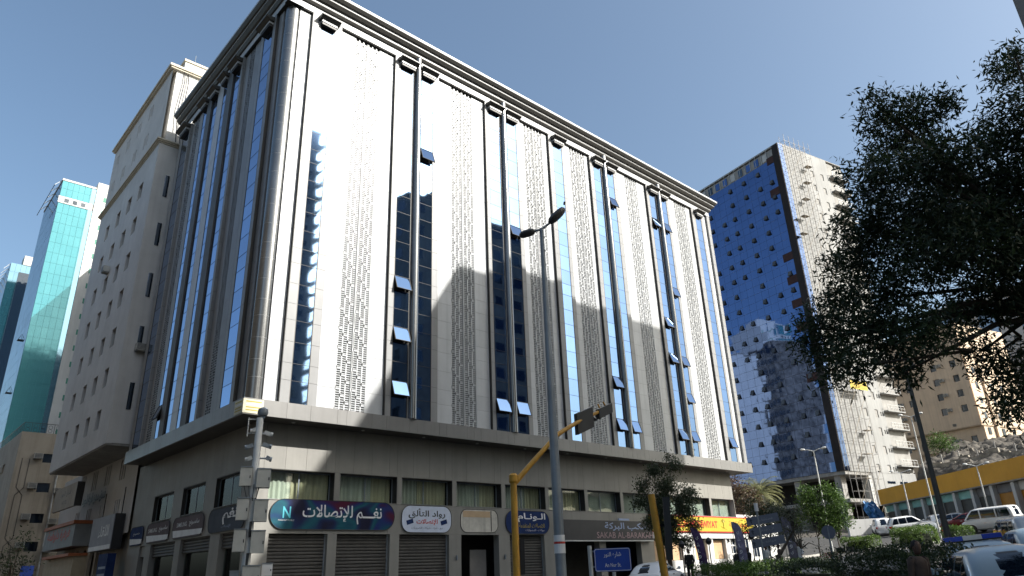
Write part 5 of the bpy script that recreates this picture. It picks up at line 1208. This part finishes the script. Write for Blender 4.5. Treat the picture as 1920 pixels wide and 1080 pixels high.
# double street lamp
SLp = empty('street_lamp', (-.98, -21.65, 0), 0, 'grey street lamp with two drooping heads in front of the block', 'lamp')
b = MB(); b.tube([(0, 0, 0), (0, 0, 3), (0, 0, 10.15)], [.125, .115, .055], 16); q = b.build('pole', galv, SLp); auto_smooth(q)
b = MB(); b.tube([(-.22, .21, 10.06), (0, 0, 10.13), (.22, -.25, 10.38)], .035, 8); b.build('arms', galv, SLp)
def lamp_head(parent, a, c, m, w=.15):
    a, c = Vector(a), Vector(c); b = MB(); prof = [(0, .3), (.12, .8), (.35, 1), (.7, .95), (.9, .75), (1, .25)]; d = (c-a); s_ = d.cross(Vector((0, 0, 1))).normalized(); u = s_.cross(d.normalized()); vs = []
    for t, k in prof:
        for i in range(10):
            an = 2*math.pi*i/10; vs.append(a+d*t+s_*math.cos(an)*w*k+u*math.sin(an)*w*.62*k)
    n = len(prof); b.add(vs, [(i*10+k, i*10+(k+1) % 10, (i+1)*10+(k+1) % 10, (i+1)*10+k) for i in range(n-1) for k in range(10)]+[tuple(range(9, -1, -1)), tuple(range((n-1)*10, n*10))]); q = b.build('lamp_head', m, parent); auto_smooth(q); return q
lamp_m = mat('lamp_housing', (.085, .085, .085), .5, .2)
lamp_head(SLp, (-.13, .12, 10.09), (-.44, .42, 9.97), lamp_m, .16); lamp_head(SLp, (.13, -.16, 10.30), (.42, -.50, 10.70), lamp_m, .18)
b = MB(); b.tube([(.40, -.52, 10.80), (.41, -.53, 10.88)], .03, 8); b.build('photocell', black_m, SLp)
b = MB(); b.tube([(0, 0, 1.95), (0, 0, 2.15)], .127, 16); b.tube([(0, 0, 2.2), (0, 0, 2.34)], .127, 16); q = b.build('sticker', sign_w, SLp); b = MB(); b.tube([(0, 0, 2.152), (0, 0, 2.198)], .1275, 16); b.build('sticker_band', sign_red, SLp)

# mast-arm traffic signal
def signal_head(parent, c, dirv, n=3, m=black_m, size=.26):
    "housing with hooded lenses; dirv is the way the lenses face"
    d = Vector((dirv[0], dirv[1], 0)).normalized(); root = empty('signal_head', c); root.parent = parent; root.rotation_euler = (0, 0, math.atan2(d.y, d.x))
    b = MB(); h = size*n*1.05; b.box(-.10, .06, -size*.55, size*.55, -h/2, h/2); q = b.build('housing', m, root)
    for i in range(n):
        z = h/2-size*.52-i*size*1.03; v = MB(); v.tube([(.06, 0, z), (.22, 0, z)], size*.42, 14, cap=False); v.build('visor', m, root)
        l = MB(); l.tube([(.061, 0, z), (.07, 0, z)], size*.38, 14); l.build('lens', (tail_red, yellow_m, mat('green_lens', (.01, .08, .04), .3))[i % 3], root)
    return root
TS = empty('traffic_signal', (-.36, -19.5, 0), 0, 'yellow mast-arm traffic signal reaching over the street', 'traffic light')
pole_obj(TS, 'pole', (0, 0, 0), (0, 0, 3.85), .10, .085, yellow_m); pole_obj(TS, 'pole_sleeve', (0, 0, 0), (0, 0, 1.5), .12, .12, yellow_m)
b = MB(); b.lathe([(.10, 3.75), (.12, 3.8), (.12, 3.95), (.08, 4.0)], (0, 0, 0), 14); b.build('joint_cap', yellow_m, TS)
arm = [(0, 0, 3.72), (.55, -.18, 4.3), (1.11, -.38, 4.88), (1.35, -.40, 5.08), (1.75, -.35, 5.28), (2.82, -.02, 5.72), (4.57, .24, 6.40)]
b = MB(); b.tube(arm, [.075, .07, .065, .065, .062, .055, .05], 12); q = b.build('mast_arm', yellow_m, TS); auto_smooth(q)
def arm_board(t0, t1, h, name, flip):
    p, q_ = Vector(arm[5]).lerp(Vector(arm[6]), t0), Vector(arm[5]).lerp(Vector(arm[6]), t1); b = MB(); d = (q_-p).normalized(); o_ = Vector((-.1, .09, 0)); u = Vector((0, 0, h/2)); s_ = Vector((d.y, -d.x, 0)).normalized()*.06
    vs = [p-u+s_, q_-u+s_, q_+u+s_, p+u+s_, p-u+s_*3, q_-u+s_*3, q_+u+s_*3, p+u+s_*3]; vs = [v+Vector((0, .12, -.05)) for v in vs]; b.add(vs, [(0,1,2,3),(7,6,5,4),(0,4,5,1),(1,5,6,2),(2,6,7,3),(3,7,4,0)]); k = b.build(name, dark_t, TS)
    for t in (.3, .7): r_ = MB(); r_.bar(p.lerp(q_, t), p.lerp(q_, t)+Vector((0, .12, .22)), .04); r_.build('bracket', yellow_m, TS)
arm_board(-.18, .32, .62, 'backing_board', 0); arm_board(.52, .98, .30, 'signal_housing', 1)
for t in (.58, .72, .86):
    p = Vector(arm[5]).lerp(Vector(arm[6]), t); v = MB(); v.tube([p+Vector((.1, .2, -.06)), p+Vector((.2, .38, -.1))], .12, 12, cap=False); v.build('visor', black_m, TS)
signal_head(TS, (.18, .10, 1.95), (.6, .8), 3, size=.27); b = MB(); b.bar((0, 0, 2.2), (.18, .1, 2.2), .05); b.build('bracket', yellow_m, TS)
b = MB(); b.box(.1, .26, .02, .2, .9, 1.3); b.build('push_button_box', black_m, TS)
TS2 = empty('traffic_signal', (-1.9, -25.22, 0), 0, 'leaning yellow signal post with black head left of the street tree', 'traffic light')
pole_obj(TS2, 'pole', (.02, -.02, 0), (-.10, .12, 2.86), .075, .065, yellow_m)
b = MB(); b.box(-.05, .07, -.06, .06, -.55, .55); hz_ = b.build('signal_head', black_m, TS2, loc=(.045, -.07, 2.25), rot=(R(3), 0, R(40)))
for z_ in (-.36, 0, .36): v = MB(); v.tube([(.07, 0, z_), (.22, 0, z_)], .055, 12, cap=False); v.build('visor', black_m, hz_); b = MB(); b.bar((-.07, .08, 2.3), (.05, .0, 2.3), .05); b.build('bracket', black_m, TS2)

# street name sign
SN = empty('street_sign', (2.5, -19.56, 0), 0, 'blue street name sign reading An Nur St. in Arabic and Latin letters', 'sign')
dv = Vector((.65, -.76, 0)); an = math.atan2(dv.y, dv.x)
bd = MB(); bd.prism(round_plate(.52, 1.815, 1.0, .60, .06, 0, 0), -.02, .02, 'y'); bo = bd.build('board', road_blue, SN, rot=(0, 0, an))
fm_ = MB(); pts = [(a, -.024, z) for a, z in round_plate(.52, 1.815, .96, .56, .05, 0, 0)]; fm_.tube(pts+[pts[0]], .008, 5, cap=False); fm_.build('border', sign_w, bo)
text('lettering', shape_ar('شارع النور'), sign_w, bo, (.52, -.026, 1.93), FR, .48, .17, bold=.01); text('lettering', 'An Nur St.', sign_w, bo, (.52, -.026, 1.68), FR, .44, .10, bold=.01)
pole_obj(SN, 'post', (-.06, .07, 0), (-.06, .07, 2.2), .06, .06, galv_w); pole_obj(SN, 'post', (.35, -.40, 0), (.35, -.40, 1.5), .05, .05, galv_w)
b = MB(); b.bar((-.06, .07, 2.05), (.1, -.08, 2.05), .04); b.bar((-.06, .07, 1.65), (.1, -.08, 1.65), .04); b.build('clamp', galv, SN)
# direction sign with three blades
DS = empty('direction_sign', (12.95, -18.85, terrain(12.95, -18.85)), 0, 'direction sign with three dark arrow blades and Arabic text', 'sign')
pole_obj(DS, 'post', (0, 0, 0), (0, 0, 3.3), .05, .045, galv); pole_obj(DS, 'post_cap', (0, 0, 3.05), (0, 0, 3.35), .075, .075, sign_w)
dd = Vector((.48, -.877, 0)); ang = math.atan2(dd.y, dd.x)
for i, z in enumerate((2.62, 2.22, 1.80)):
    b = MB(); b.box(-.42+.04*i, .78+.05*i, -.035, .0, 0, .30); q = b.build('blade', slate, DS, loc=(0, 0, z-.05), rot=(0, R(-7), ang)); text('lettering', shape_ar(('مستشفى', 'الحرم', 'مواقف')[i]).replace('ى', ''), mat('blade_print', (.25, .27, .3), .5), q, (.3, -.038, .16), FR, .5, .12)
    a_ = MB(); a_.prism([(-.32, .16), (-.25, .24), (-.18, .16), (-.225, .16), (-.225, .07), (-.275, .07), (-.275, .16)], -.04, -.036, 'y'); a_.build('arrow', mat('blade_arrow', (.02, .025, .04), .5), q)
# feather flags
def flag(x, y, h, m, label, lean):
    o = empty('feather_flag', (x, y, terrain(x, y)+.14), 0, label, 'flag', 'feather flags in front of the restaurant'); d = Vector((.5, -.866, 0))
    prof = [(0, .3, .42), (.2, .25, .46), (.45, .2, .48), (.7, .1, .50), (.88, 0, .46), (.96, -.02, .34), (1, -.03, .12)]; V = []
    for t, a, w in prof:
        for k in range(4):
            u = a*lean+w*k/3; p = d*u+Vector((0, 0, .3+t*(h-.3)))+Vector((.866, .5, 0))*.05*math.sin(k*1.6+t*5); V.append(p)
    b = MB(); b.add(V, [(i*4+k, i*4+k+1, (i+1)*4+k+1, (i+1)*4+k) for i in range(len(prof)-1) for k in range(3)])
    q = b.build('cloth', m, o, smooth=True); mod = q.modifiers.new('thick', 'SOLIDIFY'); mod.thickness = .01
    pole_obj(o, 'pole', (0, 0, 0), tuple(d*(-.03*lean)+Vector((0, 0, h))), .02, .012, black_m, 8)
    for i in range(5):
        t_ = .25+i*.13; p = d*(.25+.12*lean*(1-t_))+Vector((0, 0, .3+t_*(h-.3)))-Vector((.866, .5, 0))*.07; text('lettering', shape_ar('مشاوي')[i % 4], sign_w, o, p, (R(90), 0, math.atan2(d.y, d.x)), .16, .2)
    return o
flag(24.0, -8.3, 2.9, mat('violet_flag', (.06, .03, .10), .8, 0, .25, 3), 'violet feather flag nearest the street tree', 1.0)
flag(25.2, -10.3, 2.95, mat('grey_violet_flag', (.22, .20, .30), .8, 0, .25, 3), 'pale violet feather flag below the yellow sign', .6)
flag(26.5, -12.7, 2.9, mat('grey_flag', (.14, .13, .17), .8, 0, .25, 3), 'dark grey feather flag right of the direction sign', .5)
for i, (x, y) in enumerate(((25.3, -6.6), (26.2, -7.95), (27.5, -10.1))):
    o = empty('garden_lamp', (x, y, terrain(x, y)+.1), 0, 'black garden lamp post '+('behind the white sedan', 'left of the middle flag', 'near the direction sign')[i], 'lamp', 'black garden lamps in front of the restaurant')
    pole_obj(o, 'post', (0, 0, 0), (0, 0, 1.9), .035, .03, black_m, 8); b = MB(); b.lathe([(.06, 1.9), (.16, 2.0), (.19, 2.12), (.12, 2.25), (.03, 2.32)], (0, 0, 0), 12); b.build('lantern', black_m, o)
    b = MB(); b.bar((-.2, 0, 1.95), (.2, 0, 1.95), .04); b.build('crossbar', black_m, o)
for i, (x, y) in enumerate(((21.4, -18.0), (21.7, -18.35))):
    o = empty('floodlight', (x, y, terrain(x, y)), 0, ('left', 'right')[i]+'-hand small floodlight on a short post by the pavement', 'floodlight', 'two ground floodlights'); pole_obj(o, 'post', (0, 0, 0), (0, 0, 1.05), .03, .03, black_m, 8); b = MB(); b.box(-.1, .1, -.14, .14, 1.05, 1.24); b.build('lamp_box', dark_t, o)
o = empty('round_sign', (24.95, -15.95, terrain(24.95, -15.95)), 0, 'back of a round road sign on a leaning post', 'sign'); pole_obj(o, 'post', (0, 0, 0), (.05, -.03, 2.2), .045, .045, galv, 8)
b = MB(); b.tube([(-.03, 0, 0), (.03, 0, 0)], .34, 20); b.build('disc', slate, o, loc=(.05, -.03, 1.95), rot=(0, 0, R(20)))
def tall_lamp(x, y, h, m, label, heads, double=True, r=.09):
    o = empty('street_lamp', (x, y, terrain(x, y)), 0, label, 'lamp', 'tall street lamps uphill'); pole_obj(o, 'pole', (0, 0, 0), (0, 0, h), r, r*.55, m)
    d = Vector((.4, -.9, 0)); 
    for s_ in ((-1, 1) if double else (1,)):
        b = MB(); b.tube([(0, 0, h-.05), tuple(d*s_*.5+Vector((0, 0, h+.12))), tuple(d*s_*heads*.75+Vector((0, 0, h+.16)))], .04, 8); b.build('arm', m, o); lamp_head(o, d*s_*heads*.62+Vector((0, 0, h+.16)), d*s_*heads+Vector((0, 0, h+.22)), m, .17)
    return o
tall_lamp(55.0, -2.3, 9.2, galv_w, 'white twin-arm street lamp in front of the blue tower', 1.2)
tall_lamp(73.6, -3.2, 6.2, galv_w, 'white street lamp before the orange band, left', 1.1)
tall_lamp(64.15, -13.2, 5.6, galv_w, 'white street lamp before the orange band, right', 1.1)
tall_lamp(55.35, -11.5, 10.5, galv_w, 'pale twin-arm street lamp rising beside the dark pole', 1.0, r=.08)
tall_lamp(26.87, -20.95, 9.6, mat('dark_pole_paint', (.06, .06, .055), .6), 'tall dark lamp pole rising into the tree', 1.0, r=.16)
o = empty('info_sign', (-6.5, 6.0, 0), 0, 'small blue information sign at the lower left corner', 'sign'); b = MB(); b.box(-.25, .25, -.02, .02, 2.15, 2.62); b.build('board', road_blue, o); pole_obj(o, 'post', (0, .05, 0), (0, .05, 2.6), .04, .04, galv, 8)
# ramp wall and tarpaulin under the tower
o = empty('ramp_wall', (75.5, 4.6, terrain(75, 3)), R(-38), 'low white wall beside the car park entrance', 'wall'); b = MB(); b.prism([(0, -1), (0, 1.9), (5.4, 2.0), (6.6, -1)], 0, .4, 'y'); b.build('wall', white_r, o)
tp = MB(); V = []
for i in range(9):
    for j in range(7):
        u, v = i/8, j/6; V.append((-1.4+2.8*u*(.55+.45*v)+.15*math.sin(j*2+i), .25*math.sin(i*1.9+j*1.1)-.5*v, 2.9*(1-v)+.2*math.sin(i*2.2)*(1-v)))
tp.add(V, [(i*7+j, (i+1)*7+j, (i+1)*7+j+1, i*7+j+1) for i in range(8) for j in range(6)])
q = tp.build('tarpaulin', tarp, smooth=False, loc=(86.8, 5.6, 5.6), rot=(0, 0, R(-40))); tag(q, 'crumpled blue tarpaulin hanging at the foot of the scaffolding', 'tarpaulin')
mod = q.modifiers.new('thick', 'SOLIDIFY'); mod.thickness = .03

# ------------------------------------------------------------------ people
def person(x, y, z, heading, label, top, bottom, seated=False, scale=1.0, group=None, head_cloth=None, arms='down'):
    o = empty('person', (x, y, z), R(heading), label, 'person', group); o.scale = (scale,)*3
    if seated: J = {'pel': (0, 0, .48), 'waist': (-.03, 0, .68), 'chest': (0, 0, .90), 'neck': (.01, 0, 1.06), 'hl': (.02, .10, .46), 'kl': (.44, .11, .47), 'al': (.42, .11, .08), 'tl': (.56, .12, .04), 'sl': (0, .19, 1.0), 'el': (.08, .25, .74), 'wl': (.30, .17, .66)}
    else: J = {'pel': (0, 0, .93), 'waist': (0, 0, 1.10), 'chest': (0, 0, 1.32), 'neck': (.01, 0, 1.50), 'hl': (0, .10, .88), 'kl': (.03, .11, .48), 'al': (-.01, .11, .08), 'tl': (.14, .13, .04), 'sl': (0, .20, 1.43), 'el': (-.02, .25, 1.14), 'wl': (.10, .22, .90)}
    names = ['pel', 'waist', 'chest', 'neck']; V = [J[n] for n in names]; rad = [.145, .135, .16, .06]; E_ = [(0, 1), (1, 2), (2, 3)]
    for s_ in (1, -1):
        b0 = len(V)
        for n in ('hl', 'kl', 'al', 'tl'): p = J[n]; V.append((p[0], p[1]*s_, p[2]))
        rad += [.095, .065, .045, .04]; E_ += [(0, b0), (b0, b0+1), (b0+1, b0+2), (b0+2, b0+3)]; b0 = len(V)
        for n in ('sl', 'el', 'wl'): p = J[n]; V.append((p[0], p[1]*s_, p[2]))
        rad += [.065, .048, .034]; E_ += [(2, b0), (b0, b0+1), (b0+1, b0+2)]
    me = bpy.data.meshes.new('body'); me.from_pydata(V, E_, []); q = link('body', me, o); q.modifiers.new('s', 'SKIN'); sv = me.skin_vertices[0].data
    for i, r_ in enumerate(rad): sv[i].radius = (r_, r_*(.8 if i < 3 else 1)); sv[i].use_root = (i == 0)
    sd = q.modifiers.new('d', 'SUBSURF'); sd.levels = sd.render_levels = 2; me.materials.append(top)
    nz = J['neck'][2]; h = MB(); prof = [(.02, -.13), (.055, -.12), (.075, -.06), (.085, .0), (.088, .06), (.07, .11), (.03, .135)]
    h.lathe(prof, (.03, 0, nz+.16), 14); h.v = [(vx*1.12 if vx > .03 else vx, vy*.86, vz) for vx, vy, vz in h.v]; h.add([(.115, -.015, nz+.17), (.145, 0, nz+.13), (.115, .015, nz+.17), (.11, 0, nz+.12)], [(0, 1, 2), (0, 3, 1), (1, 3, 2)])
    for s_ in (-1, 1): h.box(.02, .05, s_*.078-.01, s_*.078+.01, nz+.13, nz+.19)
    hd = h.build('head', skin, o); auto_smooth(hd, 60)
    hr = MB(); hr.lathe([(.088, .02), (.096, .06), (.08, .12), (.035, .15)], (.02, 0, nz+.165), 14); hr.v = [(vx-.012, vy*.9, vz-(.05 if vx < 0 else 0)) for vx, vy, vz in hr.v]; auto_smooth(hr.build('hair', head_cloth or hair_m, o), 60)
    for s_ in (-1, 1):
        w_ = J['wl']; f_ = MB(); c = Vector((w_[0], w_[1]*s_, w_[2])); d = Vector((.3, 0, -.95)) if not seated else Vector((.95, -.1*s_, -.2))
        f_.bar(c, c+d*.09, .07, .035)
        for k in range(4): a0 = c+d*.085+Vector((0, (k-1.5)*.018, 0)); f_.tube([a0, a0+d*.045+Vector((.01, 0, 0)), a0+d*(.075-.008*abs(k-1.3))+Vector((.025, 0, 0))], .008, 5)
        f_.tube([c+d*.03+Vector((.03, -.01*s_, 0)), c+d*.06+Vector((.055, -.02*s_, 0)), c+d*.09+Vector((.06, -.02*s_, 0))], .009, 5); f_.build('hand', skin, o)
    zc = J['chest'][2]; zp = J['pel'][2]; sh_ = MB(); sh_.lathe([(.155, zp-.06), (.165, zp+.03), (.150, zp+.2), (.168, zc-.02), (.172, zc+.07), (.13, zc+.14), (.06, zc+.185)], (0, 0, 0), 16)
    sh_.v = [(vx*.80, vy*1.22, vz) for vx, vy, vz in sh_.v]; auto_smooth(sh_.build('shirt', top, o), 70)
    for s_ in (-1, 1):
        a_ = [Vector((J[n][0], J[n][1]*s_, J[n][2])) for n in ('sl', 'el', 'wl')]; sv_ = MB(); sv_.tube([a_[0]+Vector((0, -.05*s_, .02)), a_[0], a_[0].lerp(a_[1], .5), a_[1], a_[1].lerp(a_[2], .75)], [.07, .075, .066, .058, .05], 10); auto_smooth(sv_.build('sleeve', top, o), 70)
    if bottom is not None and not seated:
        t_ = MB(); 
        for s_ in (-1, 1): t_.tube([(0, .09*s_, .95), (.03, .11*s_, .5), (0, .11*s_, .1)], [.118, .085, .07], 12)
        t_.lathe([(.15, .86), (.17, .92), (.165, 1.02)], (0, 0, 0), 14); auto_smooth(t_.build('trousers', bottom, o), 60)
    return o
person(2.45, -27.95, terrain(2.45, -27.95), 250, 'standing man in brown shirt beside the dark hedge', cloth_b, cloth_k, scale=.95)
person(24.6, -7.5, terrain(24.6, -7.5)+.1, 200, 'person in black standing behind the white sedan', cloth_k, cloth_k, group=None, head_cloth=cloth_k)
for i, (x, y, hd, tp_, lb) in enumerate(((28.6, -8.4, 200, cloth_k, 'seated person in black, leftmost at the restaurant seats'), (28.9, -8.9, 160, cloth_k, 'seated person second from left at the restaurant seats'), (30.0, -9.5, 250, cloth_w, 'seated person in pale top amid the group'), (30.4, -10.2, 120, cloth_b, 'seated person in brown amid the group'), (30.8, -11.2, 210, cloth_w, 'seated person in pale top, rightmost of the group'))):
    zz = terrain(x, y)+.14; person(x, y, zz, hd, lb, tp_, None, True, 1.06, 'people seated outside the restaurant')
    s_ = empty('stool', (x, y, zz), R(hd), 'low stool under the '+lb.split(' at ')[0].split(' amid')[0], 'stool', 'stools outside the restaurant'); b = MB(); b.box(-.2, .2, -.2, .2, .34, .40); b.build('seat', bark, s_)
    for qx in (-.16, .16):
        for qy in (-.16, .16): b = MB(); b.box(qx-.02, qx+.02, qy-.02, qy+.02, 0, .34); b.build('leg', bark, s_)
